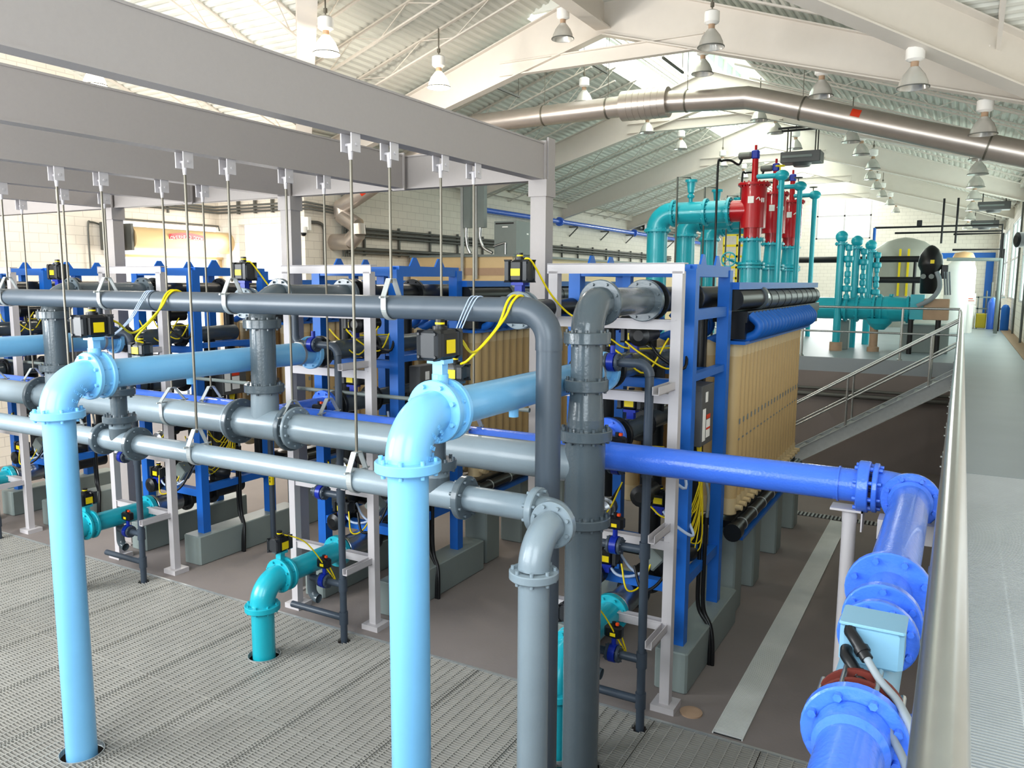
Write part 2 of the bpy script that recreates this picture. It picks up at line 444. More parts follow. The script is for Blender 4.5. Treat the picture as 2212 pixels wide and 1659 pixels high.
# ================================================================== STEEL PLATFORM FRAME (beams the pipes hang from)
BX = [-3.675, -5.36, -7.06, -8.74, -10.43]
BN = ['nearest', 'second', 'third', 'fourth', 'fifth']
ZB, ZT = 4.83, 5.18
def wbeam(b, x, y0, y1, zb, zt, w=.13, tf=.016):
    b.box(x-w/2, x+w/2, y0, y1, zb, zb+tf); b.box(x-w/2, x+w/2, y0, y1, zt-tf, zt); b.box(x+w/2-.02, x+w/2-.006, y0, y1, zb+tf, zt-tf)
for i, x in enumerate(BX):
    y1 = 7.0 if i % 2 == 0 else 6.97
    t = thing('overhead_beam', 'pale grey steel overhead beam, %s of five from the camera side' % BN[i], 'beam', (x, 3, ZB), 'pale grey overhead beams')
    b = MB(); wbeam(b, x, .6, y1, ZB, ZT); b.obj('beam_section', 'beam', t)
    b = MB(); b.box(x-.08, x+.08, y1, y1+.02, ZB-.02, ZT+.02); b.obj('end_plate', 'beam', t)
for i, x in enumerate([-3.675, -7.06, -10.43]):
    t = thing('steel_column', 'pale grey steel column under the %s overhead beam' % BN[2*i], 'column', (x, 7.09, 0), 'pale grey columns under the beams')
    b = MB(); b.box(x-.085, x+.085, 7.0, 7.16, 0, ZB); b.obj('post', 'beam', t)
    b = MB(); b.box(x-.1, x+.1, 6.98, 7.18, ZB-.16, ZB); b.obj('cap', 'beam', t)
    b = MB(); b.box(x-.15, x+.15, 6.94, 7.24, 0, .02); b.obj('base_plate', 'beam', t)
t = thing('cross_girder', 'pale grey cross girder joining the far ends of the overhead beams', 'girder', (-7, 7.1, ZB))
b = MB(); b.box(-14, -3.6, 7.035, 7.16, ZB, ZB+.016); b.box(-14, -3.6, 7.035, 7.16, ZT-.016, ZT); b.box(-14, -3.6, 7.05, 7.066, ZB, ZT); b.obj('girder_section', 'beam', t)
b = MB(); b.box(-3.6, -3.58, 7.03, 7.17, ZB-.02, ZT+.05); b.obj('end_plate', 'beam', t)

# ================================================================== PIPE HEADERS
def nd(b, p, d, R, t, n, col=None): return b.flange(p, d, R, t, n)
X1 = (1, 0, 0); Y1 = (0, 1, 0); Z1 = (0, 0, 1)
# low grey header
YL, ZL, rL = 4.26, 2.435, .083
h = thing('pipe_header', 'lowest and nearest grey header pipe hung below the beams', 'pipe', (-7, YL, ZL))
xt = [-2.99, -6.36, -9.71, -13.07]      # tees
segs = []
xe = -2.0
edges = [xe-.26]+[v for x in xt for v in (x+.24, x-.24)]+[-15]
for a, c in zip(edges[::2], edges[1::2]): b = MB().cyl((c, YL, ZL), (a, YL, ZL), rL, 32); b.obj('pipe_run', 'grey', h)
for x in xt:
    b = MB().cyl((x-.24, YL, ZL), (x+.24, YL, ZL), rL*1.12, 32); b.cyl((x, YL, ZL), (x, YL, ZL+.22), rL*1.1, 28)
    b.cyl((x, YL, ZL), (x, YL, ZL+.12), rL*1.1, 28); b.obj('tee', 'grey', h)
    for s in (-1, 1): b = MB(); b.flange((x+s*.23, YL, ZL), X1, .145, .05, 8); b.obj('flange', 'dgrey', h)
    b = MB(); b.flange((x, YL, ZL+.2), Z1, .14, .06, 8); b.obj('flange', 'dgrey', h)
    b = MB().cyl((x, YL, ZL+.2), (x, YL, ZL+.5), .068, 24); b.elbow((x, YL, ZL+.62), Z1, Y1, .12, .068); b.cyl((x, YL+.12, ZL+.62), (x, 6.45, ZL+.62), .068, 24); b.obj('branch_pipe', 'dgrey', h)
    b = MB(); b.flange((x, YL, ZL+.44), Z1, .14, .06, 8); b.obj('flange', 'dgrey', h)
# two elbows down at the right end
b = MB().elbow((xe, YL, ZL), X1, (0,-1,0), .2, rL*1.1, 32, 12); b.obj('elbow', 'grey', h)
b = MB(); b.flange((xe-.225, YL, ZL), X1, .14, .05, 8); b.obj('flange', 'grey', h)
b = MB(); b.flange((xe, YL-.225, ZL), Y1, .14, .055, 8); b.obj('flange', 'grey', h)
b = MB().elbow((xe, YL-.46, ZL), (0,-1,0), (0,0,-1), .2, rL*1.1, 32, 12); b.obj('elbow', 'grey', h)
b = MB(); b.flange((xe, YL-.46, ZL-.225), Z1, .142, .05, 8); b.obj('flange', 'grey', h)
b = MB().cyl((xe, YL-.46, -1.4), (xe, YL-.46, ZL-.2), .09, 32); b.obj('down_pipe', 'grey', h)

# slate PVC header with its elbow
YS, ZS, rS = 4.68, 3.655, .086
h = thing('pipe_header', 'upper slate plastic pipe with smooth elbow turning down at right', 'pipe', (-7, YS, ZS))
xs = -2.365
b = MB().cyl((-16, YS, ZS), (xs-.3, YS, ZS), rS, 36); b.obj('pipe_run', 'slate', h)
b = MB().elbow((xs, YS, ZS), X1, (0,0,-1), .2, rS*1.06, 36, 14); b.cyl((xs-.3, YS, ZS), (xs-.18, YS, ZS), rS*1.06, 36); b.cyl((xs, YS, ZS-.26), (xs, YS, ZS-.18), rS*1.06, 36); b.obj('elbow', 'slate', h)
b = MB().cyl((xs-.36, YS, ZS), (xs-.3, YS, ZS), rS*1.07, 36); b.obj('coupling', 'slate', h)
b = MB().cyl((xs, YS, -1.4), (xs, YS, ZS-.22), rS, 36); b.obj('down_pipe', 'slate', h)
for x in (-6.35,): b = MB().strap((x, YS, ZS), X1, rS, .02, .006); b.obj('strap', 'pvc', h)

# mid grey header with risers
YM, ZM, rM = 5.33, 2.48, .137
h = thing('pipe_header', 'large grey header pipe, middle one with bolted tees', 'pipe', (-7, YM, ZM))
XR = [-2.38, -5.72, -9.07, -12.44]
ed = [XR[0]]+[v for x in XR[1:] for v in (x+.36, x-.36)]+[-16]
for a, c in zip(ed[::2], ed[1::2]): b = MB().cyl((c, YM, ZM), (a, YM, ZM), rM, 40); b.obj('pipe_run', 'grey', h)
for x in XR[1:]:
    b = MB().cyl((x-.36, YM, ZM), (x+.36, YM, ZM), rM*1.08, 40); b.lathe((x, YM, ZM), Z1, [(0, .13), (.2, .13), (.36, .125)], 32); b.obj('tee', 'grey', h)
    for s in (-1, 1):
        b = MB(); b.flange((x+s*.34, YM, ZM), X1, .22, .05, 12, bolt=.014); b.obj('flange', 'dgrey', h)
        b = MB(); b.flange((x+s*.40, YM, ZM), X1, .2, .03, 12, bolt=.014); b.obj('flange', 'grey', h)

# risers with top elbows (the nearest one runs on down through the grating)
for i, x in enumerate(XR):
    lab = 'thick dark grey riser pipe standing from the grating, bolted flanges up its length' if i == 0 else 'dark grey riser pipe with top elbow, %s rack' % ORD[i]
    r = thing('riser_pipe', lab, 'pipe', (x, YM, ZM), 'grey riser pipes')
    if i == 0:
        b = MB().cyl((x, YM, -1.4), (x, YM, 2.06), .142, 40); b.obj('lower_pipe', 'dgrey', r)
        b = MB(); b.flange((x, YM, 2.06), Z1, .2, .07, 12, bolt=.014); b.obj('flange', 'dgrey', r)
        b = MB().cyl((x, YM, 2.06), (x, YM, 2.75), .152, 40); b.obj('tee', 'dgrey', r)
        b = MB(); b.flange((x, YM, 2.72), Z1, .2, .08, 12, bolt=.014); b.obj('flange', 'dgrey', r)
        b = MB().lathe((x, YM, 2.76), Z1, [(0, .138), (.08, .136), (.3, .118), (.34, .118)], 40); b.obj('reducer', 'dgrey', r)
        zf = 3.09
    else:
        b = MB(); b.flange((x, YM, 2.83), Z1, .185, .075, 8); b.obj('flange', 'dgrey', r); zf = 3.02
    if i == 0: b = MB(); b.flange((x, YM, zf), Z1, .165, .085, 8); b.obj('flange', 'dgrey', r)
    b = MB().cyl((x, YM, zf-.2 if i else zf), (x, YM, 3.46), .118, 36); b.obj('pipe', 'dgrey', r)
    b = MB(); b.flange((x, YM, 3.44), Z1, .175, .085, 8); b.obj('flange', 'dgrey', r)
    b = MB().elbow((x, YM, 3.69), Z1, Y1, .215, .122, 36, 14); b.obj('elbow', 'dgrey', r)
    b = MB(); b.flange((x, YM+.235, 3.69), Y1, .175, .04, 8); b.obj('flange', 'dgrey', r)
    b = MB().cyl((x, YM+.24, 3.69), (x, 6.5, 3.69), .115, 36); b.obj('top_pipe', 'dgrey', r)
    b = MB(); b.flange((x, 6.5, 3.69), Y1, .18, .06, 8); b.obj('flange', 'dgrey', r)

# royal blue header, elbow and the run back towards the camera with the flow meter
YB, ZBL, rB = 5.82, 2.46, .114
h = thing('pipe_header', 'royal blue header pipe ending in a flanged elbow at right', 'pipe', (-3, YB, ZBL))
xb = -.2
b = MB().cyl((-16, YB, ZBL), (xb-.27, YB, ZBL), rB, 40); b.obj('pipe_run', 'blue', h)
b = MB(); b.flange((xb-.3, YB, ZBL), X1, .178, .075, 8, bolt=.014); b.obj('flange', 'blue', h)
b = MB(); b.flange((xb-.225, YB, ZBL), X1, .17, .035, 8, bolt=.014); b.obj('flange', 'blue', h)
b = MB().strap((xb-.46, YB, ZBL), X1, rB, .012, .01); b.obj('u_bolt', 'blue', h)
b = MB().elbow((xb, YB, ZBL), X1, (0,-1,0), .225, rB*1.12, 40, 14); b.obj('elbow', 'blue', h)
b = MB(); b.flange((xb, YB-.235, ZBL), Y1, .178, .035, 8, bolt=.014); b.obj('flange', 'blue', h)
b = MB().lathe((xb, YB-.3, ZBL), Y1, [(0, rB), (.02, .132), (.05, .136)], 36); b.obj('collar', 'blue', h)
b = MB().cyl((xb, 3.9, ZBL), (xb, YB-.25, ZBL), rB, 40); b.obj('pipe_run', 'blue', h)
b = MB(); b.flange((xb, 3.84, ZBL), Y1, .185, .04, 8, bolt=.015); b.obj('flange', 'blue', h)
t = thing('pipe_spool', 'royal blue flanged pipe at the bottom right nearest the camera', 'pipe', (xb, 2.2, ZBL))
rN = .096
b = MB().cyl((xb, .6, ZBL), (xb, 2.5, ZBL), rN, 40); b.obj('pipe_run', 'blue', t)
b = MB().lathe((xb, 2.4, ZBL), Y1, [(0, rN), (.025, .112), (.1, .116)], 36); b.obj('hub', 'blue', t)
b = MB(); b.flange((xb, 2.53, ZBL), Y1, .158, .045, 8, bolt=.014); b.obj('flange', 'blue', t)
m = thing('flow_meter', 'flow meter with pale blue terminal box and two grey cables', 'flow meter', (xb, 2.9, ZBL))
b = MB().cyl((xb, 2.56, ZBL), (xb, 3.28, ZBL), .104, 36); b.obj('meter_body', 'mag', m)
b = MB(); b.flange((xb, 3.31, ZBL), Y1, .15, .04, 8, bolt=.014); b.obj('flange', 'blue', m)
b = MB().cyl((xb, 3.33, ZBL), (xb, 3.82, ZBL), .1, 32); b.obj('coupling', 'blue', m)
b = MB(); b.flange((xb, 3.5, ZBL), Y1, .155, .05, 6, bolt=.014); b.obj('coupling_ring', 'blue', m)
for q in (2.61, 2.68):
    b = MB().lathe((xb, q, ZBL), Y1, [(0, .1), (0, .138), (.016, .138), (.016, .1)], 36, False); b.obj('gasket_ring', 'redgask', m)
for k in range(8):
    a = 2*PI*(k+.5)/8; b = MB().cyl((xb+.132*math.cos(a), 2.5, ZBL+.132*math.sin(a)), (xb+.132*math.cos(a), 2.74, ZBL+.132*math.sin(a)), .01, 8); b.obj('tie_rod', 'rail', m)
bx = MB().cbox((xb+.012, 2.88, ZBL+.165), (.2, .16, .135), .015); bo = bx.obj('terminal_box', 'mag', m)
MB().cbox((xb+.012, 2.88, ZBL+.238), (.206, .168, .012), .006).obj('box_lid', 'mag', bo)
for k, (px_, pz_) in enumerate(((-.055, .205), (-.06, .135))):
    p = V((xb+px_+.01, 2.8-.035*k, ZBL+pz_)); g = MB()
    g.tube([p+V((-.012, .03, .014)), p+V((-.008, -.015, .012)), p+V((.015, -.04, -.005)), p+V((.055, -.085, -.04))], .02, 14)
    g.lathe(p+V((.03, -.055, -.018)), (.55, -.6, -.5), [(0, .026), (.02, .026)], 8); g.obj('cable_gland', 'black', m)
    c = MB().tube(spline([p+V((.045, -.075, -.03)), p+V((.1, -.15, -.07)), p+V((.17-.02*k, -.26, -.09)), p+V((.225-.01*k, -.45, -.13)), p+V((.225, -.7, -.33)), p+V((.15, -.82, -.6))]), .0125, 12); c.obj('cable', 'cabg', m)

# ---------------------------------------------------------------- hangers
HD = [(YL, ZL, rL, 'low grey header'), (YS, ZS, rS, 'upper slate pipe'), (YM, ZM, rM, 'large grey header'), (YB, ZBL, rB, 'royal blue header')]
def hanger(x, y, z, r, lab, grp):
    t = thing('pipe_hanger', lab, 'pipe hanger', (x, y, ZB), grp)
    b = MB(); b.box(x-.05, x-.04, y-.045, y+.045, ZB-.12, ZB); b.box(x+.04, x+.05, y-.045, y+.045, ZB-.12, ZB); b.cyl((x-.06, y, ZB-.07), (x+.06, y, ZB-.07), .012, 8)
    b.lathe((x, y, ZB-.17), Z1, [(0, .014), (.1, .022)], 8); b.obj('bracket', 'white', t)
    b = MB().cyl((x, y, z+r+.09), (x, y, ZB-.1), .0105, 8); b.obj('rod', 'rod', t)
    b = MB(); n = 16; w = .022
    pts = [V((x, y+s*(r+.008)*math.cos(a), z-(r+.008)*math.sin(a))) for s in (1,) for a in [PI*i/n for i in range(n+1)]]
    top = [V((x, y-r-.008, z)), V((x, y-r-.008, z+r*.9)), V((x, y-.03, z+r+.12)), V((x, y+.03, z+r+.12)), V((x, y+r+.008, z+r*.9)), V((x, y+r+.008, z))]
    path = pts+top[1:]
    for a, c in zip(path, path[1:]): b.bar(a, c, .008, .045, (1, 0, 0))
    b.cyl((x, y-r-.05, z+r*.85), (x, y+r+.05, z+r*.85), .008, 8); b.obj('clevis', 'galv', t)
for i, x in enumerate(BX):
    for (y, z, r, n) in HD: hanger(x, y, z, r, 'steel rod hanger from the %s overhead beam carrying the %s' % (BN[i], n), 'hangers for the '+n)

# ================================================================== RACK PIPES (built once, copied per rack)
def actuator(name, label, p, L=.24, W=.15, H=.17, axis='y', stem=.16, sm='lblue', beacon=True, body='black'):
    """valve actuator: box along axis above point p (top of valve)"""
    t = thing(name, label, 'valve actuator', p)
    x, y, z = p
    zc = z+stem+H/2
    b = MB(); b.box(x-.035, x+.035, y-.03, y+.03, z-.02, z+stem-.02); b.box(x-.06, x+.06, y-.05, y+.05, z+stem-.025, z+stem); b.obj('stem_bracket', sm, t)
    lx, ly = (L, W) if axis == 'x' else (W, L)
    bo = MB().cbox((x, y, zc), (lx*.8 if axis == 'x' else lx, ly if axis == 'x' else ly*.8, H), .035).obj('actuator_body', body, t)
    for s in (-1, 1):
        b = MB(); c = V((x, y, zc)); d = V((1, 0, 0)) if axis == 'x' else V((0, 1, 0)); q = c+d*s*L*.44
        b.cbox(q, (L*.12, W*1.02, H*1.02) if axis == 'x' else (W*1.02, L*.12, H*1.02), .03)
        u = V((0, 1, 0)) if axis == 'x' else V((1, 0, 0))
        for a in (-1, 1):
            for e in (-1, 1): b.lathe(q+u*a*W*.38+V((0, 0, e*H*.38))+d*s*L*.05, d*s, [(0, .009), (.014, .009)], 6)
        b.obj('end_cap', 'capk', t)
    tx = x+lx/2*(.8 if axis == 'x' else 1)+.002
    b = MB().box(tx, tx+.003, y-.045, y+.045, zc-.05, zc+.03); b.obj('yellow_tag', 'yellow', t)
    b = MB().box(x-.045, x+.045, y-ly/2-.004, y-ly/2-.001, zc-.04, zc+.02)
    if axis == 'x': b.obj('yellow_tag', 'yellow', t)
    if beacon:
        bc = MB().lathe((x, y, zc+H/2), Z1, [(0, .045), (.02, .045), (.02, .028), (.06, .028)], 14).obj('position_indicator', 'black', t)
        b = MB().lathe((x, y, zc+H/2+.03), Z1, [(0, .029), (.012, .029)], 14); b.obj('yellow_band', 'yellow', bc)
    return t

def racks(t, label, n=4, group=None, start=1, skip=()):
    """copies of a rack thing for the other racks; label takes the rack's ordinal"""
    t['label'] = label % ORD[0]
    if group: t['group'] = group
    out = [t]
    for i in range(start, n):
        if i in skip: continue
        out.append(dup(t, (RK*i, 0, 0), label % ORD[i], group))
    return out

XP = -2.67; YV = 3.53; ZP = 3.08; rP = .117
# light blue supply pipe: vertical, elbow, flanged valve, long run to the rack
t = thing('supply_pipe', '', 'pipe', (XP, YV, 0))
b = MB().cyl((XP, YV, -1.4), (XP, YV, ZP-.3), rP, 48); b.obj('vertical_pipe', 'lblue', t)
b = MB(); b.flange((XP, YV, ZP-.27), Z1, .19, .06, 8, bolt=.014, seg=40); b.obj('flange', 'lblue', t)
eb = MB().elbow((XP, YV, ZP), Z1, Y1, .25, .13, 40, 18); ebo = eb.obj('elbow', 'lblue', t)
for k, tx in enumerate(('10 90', 'CLASS', '150', 'TYLER')):
    a = math.radians(58-17*k); c_ = V((XP+.1285, YV+.25-.205*math.cos(a), ZP-.25+.205*math.sin(a)))
    letters('cast_letters', tx, .034, .004, 'lblue', ebo, Matrix.Translation(c_-V((XP, YV, 0))) @ Matrix.Rotation(math.radians(128+13*k), 4, 'X') @ Matrix(((0,0,1,0),(1,0,0,0),(0,1,0,0),(0,0,0,1))))
b = MB(); b.flange((XP, YV+.265, ZP), Y1, .19, .04, 8, bolt=.015, seg=40); b.obj('flange', 'lblue', t)
b = MB().cyl((XP, YV+.28, ZP), (XP, YV+.37, ZP), .165, 36); b.lathe((XP, YV+.325, ZP+.1), Z1, [(0, .05), (.12, .05)], 14); b.obj('valve_body', 'lblue', t)
b = MB(); b.flange((XP, YV+.38, ZP), Y1, .19, .04, 8, bolt=.015, seg=40)
b.obj('flange', 'lblue', t)
b = MB().cyl((XP, YV+.38, ZP), (XP, 6.3, ZP), rP, 40); b.cyl((XP, 4.75, ZP-.17), (XP, 4.75, ZP-.09), .035, 14); b.obj('horizontal_pipe', 'lblue', t)
b = MB(); b.flange((XP, 6.28, ZP), Y1, .175, .06, 8); b.obj('flange', 'lblue', t)
b = MB().strap((XP, 6.1, ZP), Y1, rP, .03); b.obj('strap', 'galv', t)
racks(t, 'light blue supply pipe elbowing up from the grating to rack %s', 3, 'light blue supply pipes')
t = actuator('valve_actuator', '', (XP, YV+.325, ZP+.19), .26, .15, .175, 'y', .12)
racks(t, 'black valve actuator on the light blue pipe of rack %s', 3, 'actuators on the light blue pipes')
t = actuator('valve_actuator', '', (-3.0, YL+.24, ZL+.64), .17, .11, .11, 'x', .1, 'dgrey', True, 'dpanel')
racks(t, 'small dark actuator just behind the light blue elbow of rack %s', 3, 'small actuators behind the elbows')

# teal drain pipe
YT, ZTE = 5.49, .775
t = thing('drain_pipe', '', 'pipe', (XP, YT, 0))
b = MB().cyl((XP, YT, -1.4), (XP, YT, ZTE-.25), .115, 40); b.obj('vertical_pipe', 'teal', t)
b = MB(); b.flange((XP, YT, ZTE-.25), Z1, .178, .06, 8); b.obj('flange', 'teal', t)
b = MB().elbow((XP, YT, ZTE), Z1, Y1, .23, .125, 36, 14); b.obj('elbow', 'teal', t)
for q in (.24, .33): MB().flange((XP, YT+q, ZTE), Y1, .18, .035, 8).obj('flange', 'teal', t)
b = MB().cyl((XP, YT+.24, ZTE), (XP, YT+.33, ZTE), .15, 32); b.obj('valve_body', 'teal', t)
b = MB().cyl((XP, YT+.33, ZTE), (XP, 6.62, ZTE), .115, 36); b.obj('horizontal_pipe', 'teal', t)
b = MB(); b.flange((XP, 6.62, ZTE), Y1, .178, .07, 8); b.obj('flange', 'teal', t)
b = MB().cyl((XP, 6.65, ZTE), (XP, 7.1, ZTE), .13, 32); b.flange((XP, 6.7, ZTE), Y1, .165, .04, 8); b.obj('steel_coupling', 'steel', t)
b = MB().cyl((XP, 6.2, ZTE-.3), (XP, 6.2, ZTE), .05, 16); b.elbow((XP, 6.2, ZTE-.4), (0,0,-1), X1, .1, .05, 16, 8); b.obj('drain_branch', 'dgrey', t)
racks(t, 'teal drain pipe elbowing up through the grating below rack %s', 4, 'teal drain pipes')
t = actuator('valve_actuator', '', (XP-.02, YT+.285, ZTE+.16), .2, .15, .15, 'y', .1, 'teal')
racks(t, 'black actuator with yellow tag on the teal pipe below rack %s', 3, 'actuators on the teal pipes')

# white pipe support frame
t = thing('pipe_rack', '', 'frame', (-2.7, 6.58, 0))
for x in (-2.1, -3.27):
    b = MB().box(x-.045, x+.045, 6.535, 6.625, .06, 3.94); b.obj('post', 'white', t)
    b = MB().box(x-.11, x+.11, 6.48, 6.7, 0, .06); b.obj('base_block', 'white', t)
b = MB().box(-3.33, -2.04, 6.535, 6.545, 3.92, 4.01); b.box(-3.33, -2.04, 6.535, 6.64, 4.0, 4.012); b.obj('top_channel', 'white', t)
for z in (3.5, 2.86, 1.55, .8):
    b = MB().box(-3.25, -2.1, 6.55, 6.56, z-.06, z+.03); b.box(-3.25, -2.1, 6.53, 6.62, z+.022, z+.03)
    b.obj('cross_channel', 'white', t)
for z in (2.93, 1.68, .75):
    b = MB(); b.box(-2.148, -2.088, 6.12, 6.6, z, z+.008); b.box(-2.148, -2.14, 6.12, 6.6, z, z+.07); b.box(-2.094, -2.088, 6.12, 6.6, z, z+.07)
    b.obj('strut_arm', 'white', t)
racks(t, 'white steel pipe rack in front of rack %s', 4, 'white pipe racks')

# thin dark PVC riser with branches
t = thing('sample_pipe', '', 'pipe', (-2.19, 6.18, 0))
XV, YVv = -2.19, 6.17
b = MB().cyl((XV, YVv, -.6), (XV, YVv, 3.08), .037, 20)
for z in (.25, .62, 1.6, 2.3): b.cyl((XV, YVv, z-.07), (XV, YVv, z+.07), .047, 20)
b.obj('vertical_pipe', 'pvc', t)
b = MB().elbow((XV, YVv, 3.18), Z1, (-1,0,0), .1, .042, 18, 8); b.cyl((XV-.1, YVv, 3.18), (XV-.5, YVv, 3.18), .037, 18); b.elbow((XV-.58, YVv, 3.18), (-1,0,0), Z1, .08, .042, 18, 8); b.cyl((XV-.58, YVv, 3.26), (XV-.58, YVv, 3.5), .037, 18); b.obj('top_branch', 'pvc', t)
for z, L in ((2.3, .45), (1.6, .4), (.25, .75), (.62, .45)):
    b = MB().cyl((XV, YVv, z), (XV-L, YVv, z), .036, 16); b.obj('side_branch', 'pvc', t)
for z, dx in ((3.18, .33), (2.3, .27), (1.6, .27), (.62, .26)):
    b = MB().cyl((XV-dx-.03, YVv, z), (XV-dx+.03, YVv, z), .08, 18); b.cyl((XV-dx, YVv, z), (XV-dx, YVv, z+.14), .022, 10); b.obj('valve_body', 'valveblue', t)
    b = MB(); b.flange((XV-dx+.05, YVv, z), X1, .075, .03, 6, bolt=.007); b.flange((XV-dx-.05, YVv, z), X1, .075, .03, 6, bolt=.007); b.obj('flange', 'pvc', t)
    if z != 3.18:
        b = MB().cbox((XV-dx, YVv, z+.2), (.16, .09, .1), .02); b.lathe((XV-dx, YVv, z+.25), Z1, [(0, .02), (.035, .02)], 8); bo = b.obj('actuator_body', 'black', t)
        MB().box(XV-dx-.02, XV-dx+.03, YVv-.048, YVv-.045, z+.17, z+.2).obj('yellow_tag', 'yellow', bo)
        MB().cbox((XV-dx+.03, YVv, z+.27), (.03, .03, .025), .005).obj('orange_plug', 'orange', bo)
racks(t, 'thin dark plastic riser with valves clipped in front of rack %s', 4, 'thin dark risers')

t = thing('drain_standpipe', 'slate standpipe with yellow label beside the plinth of the third rack', 'pipe', (-8.4, 7.9, 0))
b = MB().cyl((-8.4, 7.9, 0), (-8.4, 7.9, 2.3), .038, 18); b.obj('pipe', 'pvc', t)
b = MB().lathe((-8.4, 7.9, .95), Z1, [(0, .0395), (.28, .0395)], 18, False); lb_ = b.obj('yellow_label', 'yellow', t)
for k in range(5): MB().box(-8.395, -8.385, 7.857, 7.862, .99+.045*k, 1.02+.045*k).obj('letter_mark', 'black', lb_)
t = thing('air_line', 'thin pale grey pipe running across behind the white pipe racks', 'pipe', (-7, 6.72, 2.6))
b = MB().cyl((-13.5, 6.72, 2.6), (-3.6, 6.72, 2.6), .022, 12); b.obj('pipe', 'panel', t)
# blue skid frame
t = thing('filter_skid', '', 'frame', (-2.7, 7.75, .4))
for x in (-2.15, -3.29):
    for y in (7.1, 8.3):
        b = MB().box(x-.06, x+.06, y-.06, y+.06, .4, 3.97); b.obj('post', 'frame', t)
for x in (-2.15, -3.29):
    b = MB().box(x-.05, x+.05, 7.1, 8.3, 3.9, 4.01)
    for y in (7.45, 7.95):
        b.add([(x-.01, y-.1, 4.01), (x-.01, y+.1, 4.01), (x-.01, y+.03, 4.11), (x-.01, y-.03, 4.11), (x+.01, y-.1, 4.01), (x+.01, y+.1, 4.01), (x+.01, y+.03, 4.11), (x+.01, y-.03, 4.11)],
              [(0,1,2,3),(7,6,5,4),(0,4,5,1),(1,5,6,2),(2,6,7,3),(3,7,4,0)])
    b.obj('top_rail', 'frame', t)
    for za, zc in ((3.5, 3.6), (2.93, 3.0), (.95, 1.05)): MB().box(x-.04, x+.04, 7.1, 8.3, za, zc).obj('side_rail', 'frame', t)
for y in (7.1, 8.3):
    b = MB().box(-3.29, -2.15, y-.05, y+.05, 3.9, 4.0); b.obj('cross_rail', 'frame', t)
    for za, zc in ((2.86, 2.95), (.9, 1.0)): MB().box(-3.29, -2.15, y-.05, y+.05, za, zc).obj('cross_rail', 'frame', t)
b = MB().box(-2.8, -2.72, 7.06, 7.14, 3.55, 3.95); b.obj('hanger_post', 'frame', t)
racks(t, 'blue steel skid frame on concrete plinths, rack %s', 4, 'blue skid frames')
for x, n in ((-2.16, 'right'), (-3.3, 'left')):
    t = MB().cbox((x, 7.82, .2), (.32, 1.86, .4), .02).thing('concrete_plinth', 'ped', '', 'plinth', (x, 7.82, 0))
    racks(t, 'painted concrete plinth under the '+n+' side of rack %s', 4, 'concrete plinths')

# dark piping packed inside each skid
t = thing('skid_piping', '', 'piping', (-2.7, 7.6, 1))
for (x, z, r, y0, y1, m, nm) in ((-2.38, 3.69, .115, 6.55, 8.9, 'blackpipe', 'upper_pipe'), (-2.67, 3.08, .11, 6.32, 8.2, 'dgrey', 'feed_pipe'),
                             (-2.67, 2.46, .105, 6.55, 8.0, 'dgrey', 'return_pipe'), (-2.67, .775, .11, 7.1, 8.2, 'blackpipe', 'lower_pipe'), (-3.0, 3.05, .075, 6.45, 8.2, 'blackpipe', 'branch_pipe')):
    b = MB().cyl((x, y0, z), (x, y1, z), r, 28); b.obj(nm, m, t)
    for y in (y0+.12, (y0+y1)/2):
        b = MB(); b.flange((x, y, z), Y1, r*1.55, .05, 8, bolt=.01); b.obj('flange', 'blackpipe', t)
for (x, y, z0, z1, r) in ((-2.67, 7.75, .775, 3.08, .08), (-3.05, 7.3, .9, 3.5, .09), (-2.4, 7.65, 1.0, 2.4, .1)):
    b = MB().cyl((x, y, z0), (x, y, z1), r, 22); b.obj('vertical_pipe', 'blackpipe', t)
b = MB().cyl((-2.3, 7.5, 1.15), (-3.1, 7.5, 1.15), .09, 20); b.elbow((-2.22, 7.5, 1.15), (1,0,0), Y1, .08, .09, 20, 8); b.obj('cross_pipe', 'blackpipe', t)
b = MB().lathe((-2.95, 7.0, 1.62), Y1, [(0, .06), (.02, .1), (.2, .1), (.22, .06)], 20); b.flange((-2.95, 7.1, 1.62), Y1, .12, .03, 6, bolt=.008); b.obj('strainer', 'steel', t)
b = MB().cbox((-2.4, 7.0, 1.25), (.2, .15, .17), .015, Matrix.Rotation(.7, 3, 'Y')); b.obj('motor_box', 'panel', t)
b = MB().cyl((-2.3, 7.35, 2.1), (-2.3, 7.35, 2.55), .075, 18); b.obj('filter_bowl', 'black', t)
rng = random.Random(11)
for k in range(14):
    x0 = rng.uniform(-3.2, -2.3); zc = rng.choice([3.3, 2.75, 2.3, 1.7, 1.2]); L = rng.uniform(.25, .6); y = rng.uniform(6.78, 7.2)
    pts = [(x0, y, zc), (x0+L*.3, y-.05, zc-rng.uniform(.05, .25)), (x0+L*.7, y+.05, zc-rng.uniform(0, .3)), (min(x0+L, -2.2), y+.2, zc+rng.uniform(-.1, .2))]
    b = MB().tube(spline(pts, 6), .009 if k % 2 else .015, 6); b.obj('yellow_cable' if k % 2 else 'hose', 'yellow' if k % 2 else ('black' if k % 4 else 'cabw'), t)
for x, z in ((-2.55, 3.36), (-2.95, 2.3), (-2.5, 1.85), (-2.95, 1.0)):
    b = MB().lathe((x, 6.85, z), Y1, [(0, .05), (.02, .1), (.14, .1), (.16, .07), (.4, .07)], 16); b.obj('pump_end', 'black', t)
for x in (-2.42, -2.98): b = MB().cyl((x, 8.38, .9), (x, 8.38, 3.5), .075, 18); b.obj('manifold_pipe', 'blackpipe', t)
racks(t, 'dark pipes packed inside the skid of rack %s', 4, 'skid piping')
